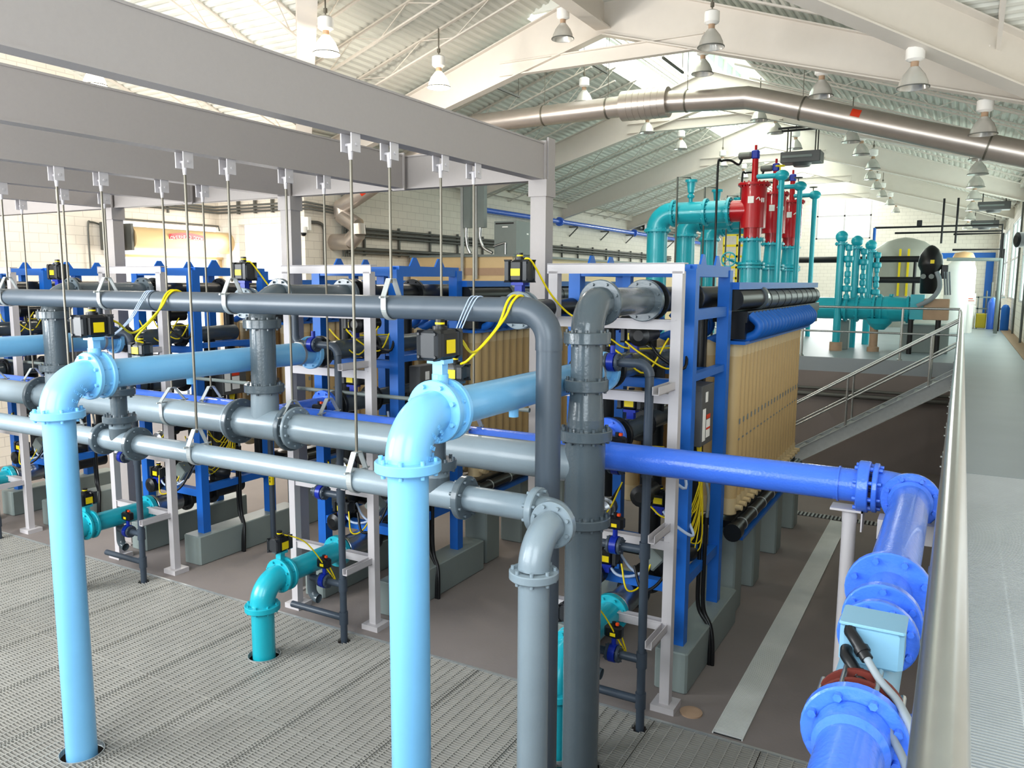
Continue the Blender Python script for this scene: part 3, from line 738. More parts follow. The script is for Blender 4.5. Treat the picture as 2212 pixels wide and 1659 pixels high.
# royal blue branch from the header
t = thing('branch_pipe', '', 'pipe', (XP, 6.2, ZBL))
b = MB().cyl((XP, YB, ZBL+.02), (XP, 6.45, ZBL+.02), .1, 28); b.obj('pipe', 'blue', t)
b = MB(); b.flange((XP, 6.47, ZBL+.02), Y1, .17, .06, 8); b.obj('flange', 'blue', t)
racks(t, 'short royal blue flanged branch pipe in front of rack %s', 4, 'royal blue branches')
# black actuators about the skid
ACT = [((-2.62, 6.95, 3.22), 'above the feed pipe of'), ((-2.62, 6.9, 2.6), 'half way up'), ((-2.85, 6.95, 1.05), 'low down in front of'), ((-2.45, 7.3, 1.6), 'at the lower right of'), ((-2.9, 7.45, 3.3), 'deep inside the top of'), ((-3.1, 7.3, 2.2), 'deep inside the middle of')]
for p, w in ACT:
    t = actuator('valve_actuator', '', p, .22, .13, .14, 'x', .07, 'valveblue')
    racks(t, 'yellow tagged actuator '+w+' rack %s', 4, 'black skid actuators')
t = actuator('valve_actuator', '', (-3.32, 6.0, 3.72), .2, .16, .19, 'x', .12, 'valveblue')
for q in (5.98, 6.07): MB().flange((-3.32, q, 3.6), Y1, .165, .035, 8).obj('valve_flange', 'grey', t)
b = MB().cyl((-3.32, 6.08, 3.6), (-3.32, 7.04, 3.6), .09, 24); b.obj('valve_pipe', 'blackpipe', t)
racks(t, 'tall black actuator standing above the slate pipe, rack %s', 4, 'tall actuators above the slate pipe')
# control box
t = thing('control_box', '', 'control box', (-2.12, 7.72, 2.4))
b = MB().cbox((-2.2, 7.7, 2.55), (.16, .42, .6), .01); b.obj('enclosure', 'dpanel', t)
b = MB().box(-2.118, -2.115, 7.6, 7.68, 2.68, 2.78); b.box(-2.118, -2.115, 7.52, 7.62, 2.3, 2.62); b.box(-2.118, -2.115, 7.65, 7.78, 2.32, 2.5); b.obj('paper_label', 'paper', t)
b = MB().box(-2.117, -2.114, 7.65, 7.78, 2.51, 2.55); b.box(-2.117, -2.113, 7.65, 7.78, 2.4, 2.42); b.obj('red_label', 'rlabel', t)
racks(t, 'dark control box with paper labels on the skid of rack %s', 4, 'control boxes')
# yellow cable bundles and drop conduit
t = thing('cable_bundle', '', 'cables', (-2.2, 7.6, 2))
b = MB()
for k in range(14):
    a = random.uniform(-.05, .05); c = random.uniform(-.08, .08); e = random.uniform(1.2, 1.7)
    b.tube(spline([(-2.2+a*.3, 7.72+a, 2.25), (-2.17+a*.3, 7.7+c*.4, 2.0), (-2.14+c*.4, 7.66+a, e+.25), (-2.2+c, 7.5+c*2, e-.1), (-2.35+a, 7.35+a*2, e+.1)], 5), .007, 5)
b.obj('yellow_cables', 'yellow', t)
racks(t, 'hanging bundle of yellow cables below the control box of rack %s', 3, 'yellow cable bundles')
t = thing('drop_conduit', '', 'conduit', (-1.97, 7.62, 0))
for k in (0, 1):
    b = MB().tube(spline([(-2.1-.05*k, 7.72, 1.5), (-2.1-.05*k, 7.7, .95), (-2.09-.05*k, 7.7, .55), (-2.0-.02*k, 7.66, .38), (-1.96-.03*k, 7.62, .2), (-1.95-.03*k, 7.6, -.05)]), .022, 10); b.obj('conduit', 'black', t)
b = MB().tube(spline([(-2.1, 7.6, 1.95), (-2.07, 7.66, 1.75), (-2.09, 7.71, 1.5)]), .016, 8); b.obj('cable_end', 'cabg', t)
racks(t, 'pair of black drop conduits bending over the plinth of rack %s', 4, 'black drop conduits')

# filtration module bank
NM = 20; YM0 = 8.72; PM = .187; XMod = -2.13
def module(x, y):
    t = thing('filter_module', '', 'filter module', (x, y, 1.25))
    b = MB().cyl((x, y, 1.45), (x, y, 3.05), .086, 18); b.obj('module_tube', 'beige', t)
    b = MB().lathe((x, y, 1.26), Z1, [(0, .06), (.02, .092), (.2, .092)], 18); bo = b.obj('bottom_cap', 'beige2', t)
    b.__init__(); b.cyl((x, y, 1.36), (x+.16, y-.02, 1.36), .03, 10); b.obj('port', 'beige2', bo)
    b = MB().lathe((x, y, 3.05), Z1, [(0, .09), (.14, .09), (.17, .05)], 18); b.obj('top_cap', 'beige2', t)
    b = MB().box(x+.086, x+.09, y-.022, y+.022, 2.3, 2.36); b.box(x+.086, x+.089, y-.03, y+.03, 2.12, 2.14); b.obj('paper_label', 'cabg', t)
    b = MB().tube(spline([(x, y, 3.2), (x+.1, y, 3.24), (x+.22, y, 3.3), (x+.25, y, 3.4), (x+.15, y, 3.5)], 6), .05, 12); b.obj('blue_hose', 'frame', t)
    return t
m0 = module(XMod, YM0)
for i in range(3):
    for k in range(NM):
        lab = 'cream filter tube in the bank behind the skid, rack '+ORD[i]; g = 'filter modules, rack '+ORD[i]
        if i == 0 and k == 0: m0['label'] = lab; m0['group'] = g
        else: dup(m0, (RK*i, PM*k, 0), lab, g)
    for k in range(8):
        if i < 3: dup(m0, (RK*i-.29*(k//2+1), PM*(k%2), 0), 'inner row cream filter tube behind the skid, rack '+ORD[i], 'inner filter modules, rack '+ORD[i])
YE2 = YM0+PM*NM
t = thing('module_header', '', 'pipe', (-2.15, 8.6, 3.6))
b = MB().cyl((-2.1, 8.4, 3.67), (-2.1, 9.5, 3.67), .12, 30); b.obj('header_pipe', 'blackpipe', t)
b = MB().lathe((-2.1, 9.45, 3.67), Y1, [(0, .13), (.02, .15), (.12, .15), (.14, .13)], 30); b.obj('coupling', 'dgrey', t)
b = MB().cyl((-2.1, 9.55, 3.65), (-2.1, YE2+1.0, 3.65), .125, 30); b.obj('header_pipe', 'slate', t)
b = MB()
for k in range(9): MB().strap((-2.1, 9.8+k*.42, 3.65), Y1, .126, .02, .004).obj('strap', 'black', t)
b = MB()
b = MB().box(-2.35, -1.98, 8.6, YE2+1.0, 3.42, 3.54); b.box(-2.3, -2.0, 8.6, YE2+1.0, 3.24, 3.42); b.obj('manifold', 'black', t)
b = MB().box(-2.1, -2.02, 8.36, YE2+1.05, 3.775, 3.85); b.obj('blue_rail', 'frame', t)
b = MB().box(-2.13, -2.11, 10.0, YE2+.95, 3.64, 3.785); b.obj('header_sheen_strip', 'white', t)  # pale strip imitating light reflected along the top of the header
b = MB().box(-2.2, -1.97, 8.5, YE2+.1, 3.19, 3.225); b.obj('blue_shelf', 'frame', t)
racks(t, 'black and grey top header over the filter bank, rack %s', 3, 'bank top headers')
t = thing('drain_header', '', 'pipe', (-2.05, 9, 1.0))
b = MB().cyl((-2.02, 8.55, 1.12), (-2.02, YE2, 1.12), .07, 22); b.obj('header_pipe', 'blackpipe', t)
b = MB().lathe((-2.02, 8.5, 1.12), Y1, [(0, .1), (.14, .1)], 20); b.obj('end_cap', 'blackpipe', t)
for k in range(4): b = MB().strap((-2.02, 8.9+k*.5, 1.12), Y1, .071, .02, .006); b.obj('strap', 'galv', t)
b = MB().box(-2.12, -1.95, 8.7, YE2, .99, 1.03); b.obj('strut_rail', 'frame', t)
b = MB().box(-2.4, -2.06, 8.6, YE2, 1.14, 1.22); b.obj('black_trough', 'black', t)
racks(t, 'black bottom drain pipe strapped along the filter bank, rack %s', 3, 'bank drain pipes')
for k, y in enumerate((8.95, 9.94, 11.36, 12.7)):
    t = MB().cbox((-2.25, y+.15, .5), (.36, .36, 1.0), .02).thing('concrete_pier', 'ped', '', 'pier', (-2.25, y, 0))
    racks(t, '%s concrete pier under the filter bank %%s' % ('first', 'second', 'third', 'fourth')[k], 3, 'concrete piers')

# draped yellow and clear cables on the slate pipe
def drape(name, pts, r, m, lab, cat='cable', grp=None):
    b = MB().tube(spline(pts, 10), r, 8); b.thing(name, m, lab, cat, pts[0], grp)
for i in (0, 1):
    d = RK*i; o = (0, -.12)[i]; e = d+o
    drape('actuator_cable', [(-2.72+d, YV+.36, 3.565), (-2.66+d, 4.05, 3.5), (-2.74+e, 4.35, 3.39), (-2.64+e, 4.53, 3.58), (-2.6+e, YS-.075, ZS+.06), (-2.58+e, YS, ZS+.098), (-2.57+e, YS+.1, ZS+.03)], .009, 'yellow', 'upper yellow cable draped from the actuator over the slate pipe, rack '+ORD[i])
    drape('actuator_cable', [(-2.93+d, YL+.22, 3.29), (-2.82+e, 4.42, 3.34), (-2.68+e, 4.53, 3.54), (-2.64+e, YS-.075, ZS+.06), (-2.62+e, YS, ZS+.098), (-2.61+e, YS+.1, ZS+.03)], .009, 'yellow', 'lower yellow cable draped from small actuator over slate pipe, rack '+ORD[i])
    for k in range(3):
        drape('air_tube', [(-2.72+d+.01*k, YV+.42, 3.42), (-2.86+e+.01*k, 4.2, 3.36), (-2.97+e+.02*k, 4.45, 3.48), (-2.97+e+.025*k, YS-.1, ZS), (-2.95+e+.03*k, YS-.03, ZS+.09), (-2.93+e+.03*k, YS+.09, ZS+.04)], .0045, 'cabw', 'clear air tubes looped over the slate pipe, rack '+ORD[i], 'tube', 'clear air tubes, rack '+ORD[i])
    drape('actuator_cable', [(-3.3+d, 6.0, 4.03), (-3.22+d, 6.02, 4.02), (-3.13+d, 6.2, 3.75), (-3.05+d, 6.38, 3.58), (-2.9+d, 6.4, 3.5)], .009, 'yellow', 'yellow cable falling from the tall actuator, rack '+ORD[i])
    drape('actuator_cable', [(XP-.02+d, YT+.29, ZTE+.44), (XP+.15+d, YT+.5, ZTE+.3), (XP+.3+d, YT+.75, ZTE-.15), (XP+.28+d, 6.15, .85)], .007, 'yellow', 'yellow cable hanging in front of the teal pipe, rack '+ORD[i])

# ================================================================== GRATING, TRENCH DRAINS
HOLES = [(XP+RK*i, YV, .165) for i in range(4)]+[(XP+RK*i, YT, .16) for i in range(4)]+[(XR[0], YM, .2), (xe, YL-.46, .12), (xs, YS, .12)]+[(XV+RK*i, YVv, .07) for i in range(4)]
def cuts(a, c, y):
    iv = [(a, c)]
    for hx, hy, hr in HOLES:
        if abs(y-hy) < hr:
            w = math.sqrt(hr*hr-(y-hy)**2); nv = []
            for p, q in iv:
                if hx+w <= p or hx-w >= q: nv.append((p, q))
                else:
                    if hx-w > p: nv.append((p, hx-w))
                    if hx+w < q: nv.append((hx+w, q))
            iv = nv
    return iv
def grating(x0, x1, y0, y1, z, py, px, lab, depth=.032, bw=.006, grp='floor grating panels'):
    b = MB(); y = y0
    while y <= y1+1e-6:
        for p, q in cuts(x0, x1, y): b.box(p, q, y-bw/2, y+bw/2, z-depth, z)
        y += py
    x = x0+px/2
    while x < x1:
        ys = [(y0, y1)]
        for hx, hy, hr in HOLES:
            if abs(x-hx) < hr:
                w = math.sqrt(hr*hr-(x-hx)**2)
                ys = [s for (p, q) in ys for s in ((p, min(q, hy-w)), (max(p, hy+w), q)) if s[1]-s[0] > .01]
        for p, q in ys: b.box(x-.004, x+.004, p, q, z-.009, z-.001)
        x += px
    b.box(x0, x0+.006, y0, y1, z-depth, z); b.box(x1-.006, x1, y0, y1, z-depth, z)
    return b.thing('floor_grating', 'grate', lab, 'grating', (x0, y0, z), grp)
k = 0; x = -.28
while x > -13:
    for (ya, yb) in ((2.2, 4.62), (4.63, 6.34)):
        if ya < 4 and x < -9: continue
        n = 'far' if ya > 4 else 'near'
        grating(x-.91, x, ya, yb, 0, .0302, .1016, '%s floor grating panel, %s from the walkway' % (n, ['first','second','third','fourth','fifth','sixth','seventh','eighth','ninth','tenth','eleventh','twelfth','thirteenth','fourteenth','fifteenth'][k]))
    x -= .918; k += 1
b = MB(); b.box(-13.5, -.2, 6.34, 6.37, -.06, .002); struct(b, 'trim_3', 'galv')
for i in range(3):
    for (hx, hy, hr, nm) in ((XP+RK*i, YV, .165, 'light blue pipe'), (XP+RK*i, YT, .16, 'teal pipe')):
        b = MB().lathe((hx, hy, -.04), Z1, [(0, hr), (0, hr+.006), (.05, hr+.006), (.05, hr)], 28, False)
        b.thing('pipe_collar', 'galv', 'steel toe ring in the grating around the %s, rack %s' % (nm, ORD[i]), 'collar', (hx, hy, 0), 'grating toe rings')
# trench drain strip along the floor
t = thing('trench_drain', 'long pale trench drain grate running away beside the filter bank', 'drain', (-1.48, 10, 0))
b = MB(); y = 6.42
while y < 13.45: b.box(-1.61, -1.37, y, y+.017, .0, .012); y += .021
b.obj('grate_bars', 'draing', t)
b = MB().box(-1.62, -1.61, 6.4, 13.5, 0, .014); b.box(-1.37, -1.36, 6.4, 13.5, 0, .014); b.obj('edge_angle', 'draing', t)
b = MB().box(-1.61, -1.37, 6.4, 13.5, .0005, .002); b.obj('channel', 'black', t)
t = thing('trench_drain', 'cross trench drain with dark slots at the far end of the floor', 'drain', (-1, 13.6, 0))
b = MB().box(-5, -.1, 13.52, 13.74, .0005, .003); b.obj('channel', 'black', t)
b = MB(); x = -5
while x < -.1: b.box(x, x+.03, 13.52, 13.74, .003, .012); x += .06
b.obj('grate_bars', 'galv', t)
b = MB().lathe((-1.87, 6.62, 0), Z1, [(0, .1), (.012, .1), (.014, .08)], 24); b.thing('floor_drain', 'brown', 'small round floor drain cover by the white post', 'drain cover', (-1.87, 6.62, 0))

# walkway grating, near part
b = MB(); y = .3
while y < 7.5: b.box(-.03, 1.49, y-.004, y+.004, ZD-.05, ZD); y += .021
for x in (-.02, .3, .62, .94, 1.26, 1.48): b.box(x-.004, x+.004, .3, 7.5, ZD-.05, ZD-.004)
b.thing('walkway_grating', 'walkgrate', 'raised walkway grating right of the handrail', 'grating', (.7, 4, ZD))

# ================================================================== HANDRAILS AND STAIR
t = thing('guard_rail', 'long metal guard rail passing right under the camera', 'railing', (0, 8, ZD))
xr = .012
b = MB().tube([(xr, .25, 3.345), (xr, 15.8, 3.345)], .03, 20); b.obj('top_rail', 'rail', t)
b = MB().tube([(xr, .25, 2.82), (xr, 15.8, 2.82)], .024, 14); b.obj('mid_rail', 'rail', t)
for y in (1.35, 3.2, 5.05, 6.9, 8.75, 10.6, 12.45, 14.3, 15.8):
    b = MB().cyl((xr-.03, y, 2.0), (xr-.005, y, 3.34), .024, 16); b.obj('post', 'rail', t)
    b = MB().box(-.065, -.04, y-.06, y+.06, 1.98, 2.2); b.cyl((-.08, y, 2.05), (-.06, y, 2.05), .015, 8); b.cyl((-.08, y, 2.15), (-.06, y, 2.15), .015, 8); b.obj('side_bracket', 'rail', t)
b = MB().box(-.045, -.035, .3, 15.9, ZD-.02, ZD+.1); b.obj('toe_board', 'galv', t)
t = thing('guard_rail', 'metal guard rail across the edge of the far deck', 'railing', (-4, 17.97, ZD))
for z, r in ((3.345, .024), (2.83, .02)): b = MB().tube([(-12, 17.97, z), (-.02, 17.97, z)], r, 12); b.obj('top_rail' if z > 3 else 'mid_rail', 'rail', t)
for x in (-10.5, -8.6, -6.7, -4.8, -2.95, -1.03, -.02):
    b = MB().cyl((x, 17.97, ZD), (x, 17.97, 3.34), .024, 12); b.obj('post', 'rail', t)
    b = MB().lathe((x, 17.97, ZD), Z1, [(0, .05), (.02, .05), (.03, .03)], 12); b.obj('base_flange', 'rail', t)
# stair descending towards the racks
st = thing('stair', 'open metal stair descending from the walkway to the lower floor', 'stair', (-2, 16.3, 0))
rise, run = .1785, .28
def stz(x): return ZD-.02+(x+.05)*rise/run
for y in (15.95, 16.85):
    b = MB(); xa, xb_ = -.06, -3.55
    b.add([(xa, y, stz(xa)-.28), (xa, y, stz(xa)), (xb_, y, stz(xb_)), (xb_, y, stz(xb_)-.28), (xa, y+.012, stz(xa)-.28), (xa, y+.012, stz(xa)), (xb_, y+.012, stz(xb_)), (xb_, y+.012, stz(xb_)-.28)],
          [(0,1,2,3),(7,6,5,4),(0,4,5,1),(1,5,6,2),(2,6,7,3),(3,7,4,0)])
    for o in (0, -.27): b.bar((xa, y-.03, stz(xa)+o), (xb_, y-.03, stz(xb_)+o), .07, .012)
    b.obj('stringer', 'galv', st)
for k in range(12):
    x = -.24-run*k; z = stz(x)-.1
    b = MB().box(x-.14, x+.14, 15.97, 16.85, z-.03, z); b.obj('tread', 'galv', st)
for y, nm in ((15.93, 'near'), (16.87, 'far')):
    r = thing('stair_rail', '%s sloping handrail of the metal stair' % nm, 'railing', (-2, y, 1))
    dz = rise/run
    for h, rr in ((.93, .022), (.5, .018)):
        b = MB().tube([(-.02, y, stz(-.05)+h), (-3.5, y, stz(-3.5)+h)], rr, 12); b.obj('top_rail' if h > .6 else 'mid_rail', 'rail', r)
    for x in (-.42, -1.76, -3.1): b = MB().cyl((x, y, stz(x)-.02), (x, y, stz(x)+.92), .022, 12); b.obj('post', 'rail', r)
# pipe under the far deck on the retaining wall
b = MB().tube([(-10, 17.78, 1.62), (-.1, 17.78, 1.62)], .03, 10); b.tube([(-10, 17.76, 1.5), (-.1, 17.76, 1.5)], .05, 10); b.thing('wall_pipe', 'tray', 'dark pipes clipped along the retaining wall behind the stair', 'pipe', (-5, 17.78, 1.55))

# white stand and brackets under the royal blue pipe
t = thing('pipe_stand', 'white tubular stand under the royal blue pipe', 'stand', (-.58, YB, 0))
b = MB().cyl((-.58, YB, 0), (-.58, YB, 2.24), .047, 24); b.obj('post', 'white', t)
b = MB().box(-.7, -.49, YB-.09, YB+.07, 2.29, 2.305); b.box(-.5, -.49, YB-.09, YB+.07, 2.16, 2.305); b.cyl((-.58, YB, 2.2), (-.58, YB, 2.29), .05, 20); b.obj('saddle_angle', 'white', t)
b = MB().box(-.68, -.48, YB-.1, YB+.1, 0, .02); b.obj('base_plate', 'white', t)
b = MB().box(-.38, -.04, 5.5, 5.66, 2.2, 2.33); b.thing('wall_bracket', 'white', 'white bracket beam under the royal blue elbow', 'bracket', (-.2, 5.55, 2.2))
b = MB().box(-.38, -.04, 2.25, 2.42, 2.2, 2.33); b.thing('wall_bracket', 'white', 'white bracket beam under the nearest royal blue pipe', 'bracket', (-.2, 2.3, 2.2))

# ================================================================== LEFT WALLS
t = thing('roller_door', 'cream rolled-up overhead door above the open doorway with red lettered banner', 'roller door', (-16.9, 13, 4.4))
b = MB().lathe((-16.72, 11.7, 4.78), Y1, [(0, .27), (2.85, .27)], 28); b.obj('door_coil', 'doorcream', t)
b = MB().box(-17.0, -16.9, 11.4, 14.62, 4.36, 4.42); b.box(-17, -16.95, 11.55, 11.7, 2.2, 4.4); b.box(-17, -16.95, 14.4, 14.55, 2.2, 4.4); b.obj('guide_rails', 'doorcream', t)
b = MB().box(-17.0, -16.5, 14.55, 14.6, 4.5, 5.1); b.box(-17.0, -16.5, 11.6, 11.66, 4.5, 5.1); b.obj('end_brackets', 'tray', t)
n = 9; b = MB()
pts = []
for i in range(n+1):
    y = 12.55+i/n*1.0; a = 4.78+.06+.05*math.sin(PI*i/n)
    pts.append((-16.452, y, a-.07)); pts.append((-16.452, y, a+.075))
b.add(pts, [(2*i, 2*i+2, 2*i+3, 2*i+1) for i in range(n)]); b.obj('red_banner', 'red', t)
for i, ch in enumerate('OVERHEAD DOOR'):
    if ch == ' ': continue
    y = 12.62+i*.072; a = 4.835+.05*math.sin(PI*(y-12.55))
    letters('letter', ch, .11, .002, 'paper', t, Matrix.Translation(V((-16.444, y, a-.025))-V((-16.9, 13, 4.4))) @ Matrix(((0,0,1,0),(1,0,0,0),(0,1,0,0),(0,0,0,1))))
t = thing('door_operator', 'dark brown door motor housing left of the roller door', 'motor', (-16.8, 11.2, 4.8))
b = MB().cbox((-16.75, 11.25, 4.8), (.3, .32, .62), .02); b.obj('housing', 'tray', t)
b = MB().tube(spline([(-16.95, 11.2, 5.05), (-16.95, 10.95, 5.1), (-16.95, 10.87, 5.0), (-16.95, 10.87, 4.0)]), .02, 8); b.obj('conduit', 'tray', t)
b = MB().tube([(-16.94, 11.6, 5.22), (-16.94, 14.42, 5.22), (-16.94, 14.45, 5.1)], .018, 8); b.obj('conduit', 'tray', t)
b = MB()
for k in range(3): b.tube([(-16.9, 8, 5.55+.07*k), (-16.9, 14.4-.06*k, 5.55+.07*k), (-13.75, 14.4-.06*k, 5.55+.07*k), (-13.85, 15.7, 5.5+.07*k)], .026, 8)
for y in (9, 10.3, 11.6, 12.9): b.box(-16.96, -16.9, y, y+.04, 5.45, 6.0)
for x in (-16.2, -15.6, -15, -14.4): b.box(x, x+.05, 14.38, 14.46, 5.5, 6.1)
b.thing('conduit_rack', 'tray', 'dark conduits running round the corner above the roller door', 'conduit rack', (-15, 14.4, 5.5))
t = thing('security_camera', 'white dome security camera on the wall corner', 'camera', (-13.95, 14.7, 4.9))
b = MB().cbox((-13.95, 14.52, 5.2), (.2, .12, .32), .01); b.obj('junction_box', 'lampw', t)
b = MB().cyl((-13.95, 14.4, 4.98), (-13.95, 14.4, 5.12), .09, 16); b.cyl((-13.95, 14.4, 5.05), (-13.95, 14.52, 5.1), .03, 8); b.obj('housing', 'lampw', t)
b = MB().sphere((-13.95, 14.4, 4.97), .075, 14); b.obj('dark_dome', 'black', t)
for z0, lab in ((5.0, 'upper dark conduit rack along the pale left wall'), (4.56, 'lower dark conduit run along the pale left wall')):
    b = MB(); n = 3 if z0 > 4.8 else 2
    for k in range(n): b.tube([(-13.9, 15.9, z0+.1*k), (-13.9, 42, z0+.1*k)], .035 if k != 1 else .05, 8)
    if z0 > 4.8:
        y = 16.6
        while y < 42: b.box(-13.97, -13.9, y, y+.05, 4.5, 5.3); y += 1.5
    b.thing('conduit_rack', 'tray', lab, 'conduit rack', (-13.9, 20, z0))
b = MB()
for k in range(5): b.tube([(-13.9, 15.75+.09*k, 4.45), (-13.9, 15.75+.09*k, 6.2)], .022, 8)
b.box(-13.95, -13.88, 15.7, 16.2, 5.45, 5.5); b.thing('conduit_rack', 'tray', 'vertical dark conduits rising beside the bent duct', 'conduit rack', (-13.9, 16, 5))
b = MB().tube(spline([(-13.93, 14.6, 5.25), (-13.93, 14.95, 5.24), (-13.93, 15.1, 5.1), (-13.93, 15.1, 4.6), (-13.93, 15.1, 0)]), .04, 10); b.thing('conduit', 'tray', 'single dark conduit dropping down near the security camera', 'conduit', (-13.93, 15, 4))
# blue pipe along the wall on brackets
t = thing('wall_pipe', 'small blue pipe on triangular brackets high along the left wall', 'pipe', (-13.8, 33, 6.1))
b = MB().cyl((-13.75, 22, 6.14), (-13.75, 49.5, 6.14), .09, 14); b.obj('pipe', 'blue', t)
b = MB()
for y in (28.0, 36.0): b.flange((-13.75, y, 6.14), Y1, .17, .12, 6)
b.obj('flange', 'blue', t)
for y in (26.5, 29.4, 32.6, 35.6, 38.6, 41.6):
    b = MB().bar((-14, y, 6.02), (-13.6, y, 6.02), .05, .05); b.bar((-14, y, 5.65), (-13.62, y, 6.0), .04, .04); b.obj('bracket', 'tray', t)
t = thing('wall_pipe', 'dark pipe with black valve above the blue wall pipe', 'pipe', (-13.8, 40, 6.4))
b = MB().cyl((-13.7, 36.5, 6.42), (-13.7, 49, 6.42), .09, 12); b.obj('pipe', 'tray', t)
b = MB().cbox((-13.7, 37, 6.5), (.3, .3, .35), .03); b.cyl((-13.7, 37, 6.6), (-13.7, 37, 7.0), .1, 12); b.obj('valve', 'black', t)

# small room on the upper deck with equipment on its roof
t = thing('control_room', 'small cream walled room standing against the left wall', 'room', (-12, 20, ZD))
b = MB().box(-13.9, -10.52, 18.6, 33, ZD, 4.5); b.obj('walls', 'doorcream', t)
b = MB().box(-13.92, -10.46, 18.54, 33.06, 4.5, 4.56); b.obj('roof_slab', 'panel', t)
b = MB().box(-13.98, -10.5, 18.58, 18.6, 4.0, 4.2); b.obj('fascia_band', 'brown', t)
t = thing('electrical_cabinet', 'grey metal transformer cabinet on the small room roof', 'cabinet', (-10.7, 18.9, 4.56))
b = MB().box(-11.1, -10.42, 18.62, 19.6, 4.56, 5.44); b.obj('enclosure', 'panel', t)
b = MB().box(-11.06, -10.5, 18.615, 18.62, 5.36, 5.4); b.obj('vent_slot', 'black', t)
b = MB().box(-10.85, -10.68, 18.612, 18.62, 5.27, 5.3); b.box(-10.42, -10.416, 19.2, 19.3, 5.1, 5.14); b.obj('name_plate', 'paper', t)
t = thing('gas_vent_pipe', 'thin silver vent pipe with elbow on the small room roof', 'pipe', (-10.75, 18.62, 4.56))
b = MB().tube(spline([(-11.1, 18.6, 4.78), (-10.8, 18.6, 4.86), (-10.74, 18.6, 4.85), (-10.74, 18.6, 4.78), (-10.74, 18.6, 4.5)]), .03, 10); b.obj('pipe', 'steel', t)
for x, lab in ((-12.05, 'left'), (-11.6, 'right')):
    t = thing('conduit_strut', '%s silver strut with grey box in front of the small room' % lab, 'strut', (x, 18.5, 3.9))
    b = MB().box(x-.04, x+.04, 18.47, 18.53, 3.9, 6.9); b.obj('strut', 'galv', t)
    b = MB().box(x+.06, x+.27, 18.46, 18.62, 5.28, 6.6); b.obj('wire_box', 'panel', t)
    b = MB().tube(spline([(x+.13, 18.5, 5.28), (x+.13, 18.5, 5.0), (x+.18+.06*(lab == 'right'), 18.5, 4.75), (x+.25+.25*(lab == 'right'), 18.52, 4.6)]), .045, 10); b.obj('conduit', 'steel', t)

# ================================================================== DUCT
t = thing('round_duct', 'long silver round duct crossing under the roof', 'duct', (-4, 15.5, 7.3))
YD = 15.5
DP = [(-14.0, 4.8), (-13.44, 4.81), (-13.2, 5.0), (-13.22, 5.2), (-13.68, 5.45), (-13.72, 5.66), (-13.3, 5.85), (-10.3, 7.22), (-9.7, 7.33), (-6.2, 7.36), (-5.3, 7.35), (-3.75, 7.27), (-3.45, 7.19), (.8, 5.9), (1.5, 5.7)]
for (a, c) in zip(DP, DP[1:]):
    p, q = V((a[0], YD, a[1])), V((c[0], YD, c[1])); d = (q-p).normalized()
    r = .29 if a[0] == -6.2 else .205
    b = MB().cyl(p-d*.03, q+d*.03, r, 32); o = b.obj('silencer' if r > .25 else 'duct_section', 'duct', t)
    if r > .25:
        for k in range(1, 7): MB().strap(p.lerp(q, k/7), d, r, .012, .006).obj('rib', 'duct', o)
for x in (-8.0, -6.55, -4.9, -2.75, .2):
    for (a, c) in zip(DP, DP[1:]):
        if a[0] <= x <= c[0]:
            f = (x-a[0])/(c[0]-a[0]); z = a[1]+f*(c[1]-a[1]); d = V((c[0]-a[0], 0, c[1]-a[1]))
            b = MB().strap((x, YD, z), d, .206, .03, .01); b.cyl((x, YD, z+.2), (x, YD, roofz(x)-.3), .006, 6); b.obj('hanger_band', 'rod', t)
def patch(x, z, dx, dz, wd, a0, a1):
    b = MB(); ax = V((dx, 0, dz)).normalized(); n = V((-ax.z, 0, ax.x)); vs = []
    for k in range(9):
        a = a0+(a1-a0)*k/8; o = (V((0, -1, 0))*math.cos(a)+n*math.sin(a))*.2085
        vs += [V((x, YD, z))+o-ax*wd/2, V((x, YD, z))+o+ax*wd/2]
    b.add(vs, [(2*k, 2*k+1, 2*k+3, 2*k+2) for k in range(8)], True); return b
patch(-1.85, 6.705, 4.25, -1.29, .16, .05, .75).obj('red_label', 'rlabel', t)
patch(-12.9, 6.03, 1, .457, .14, -.7, .1).obj('red_label', 'rlabel', t)
# short hanging bars above the duct
for (x, y0, z0, nm) in ((-6.9, 15.0, 8.27, 'second'), (-9.03, 15.0, 8.0, 'leftmost'), (-5.24, 15.0, 8.08, 'third'), (-3.2, 15.0, 8.15, 'rightmost')):
    t = thing('hanging_bar', '%s short dark bar hung on wires above the silver duct' % nm, 'bar', (x, y0, z0))
    b = MB().box(x-.02, x+.02, y0, y0+1.25, z0-.04, z0); b.obj('strut_bar', 'tray', t)
    for q in (.05, 1.2): MB().cyl((x, y0+q, z0), (x, y0+q, roofz(x)-.1), .006, 6).obj('wire', 'rod', t)

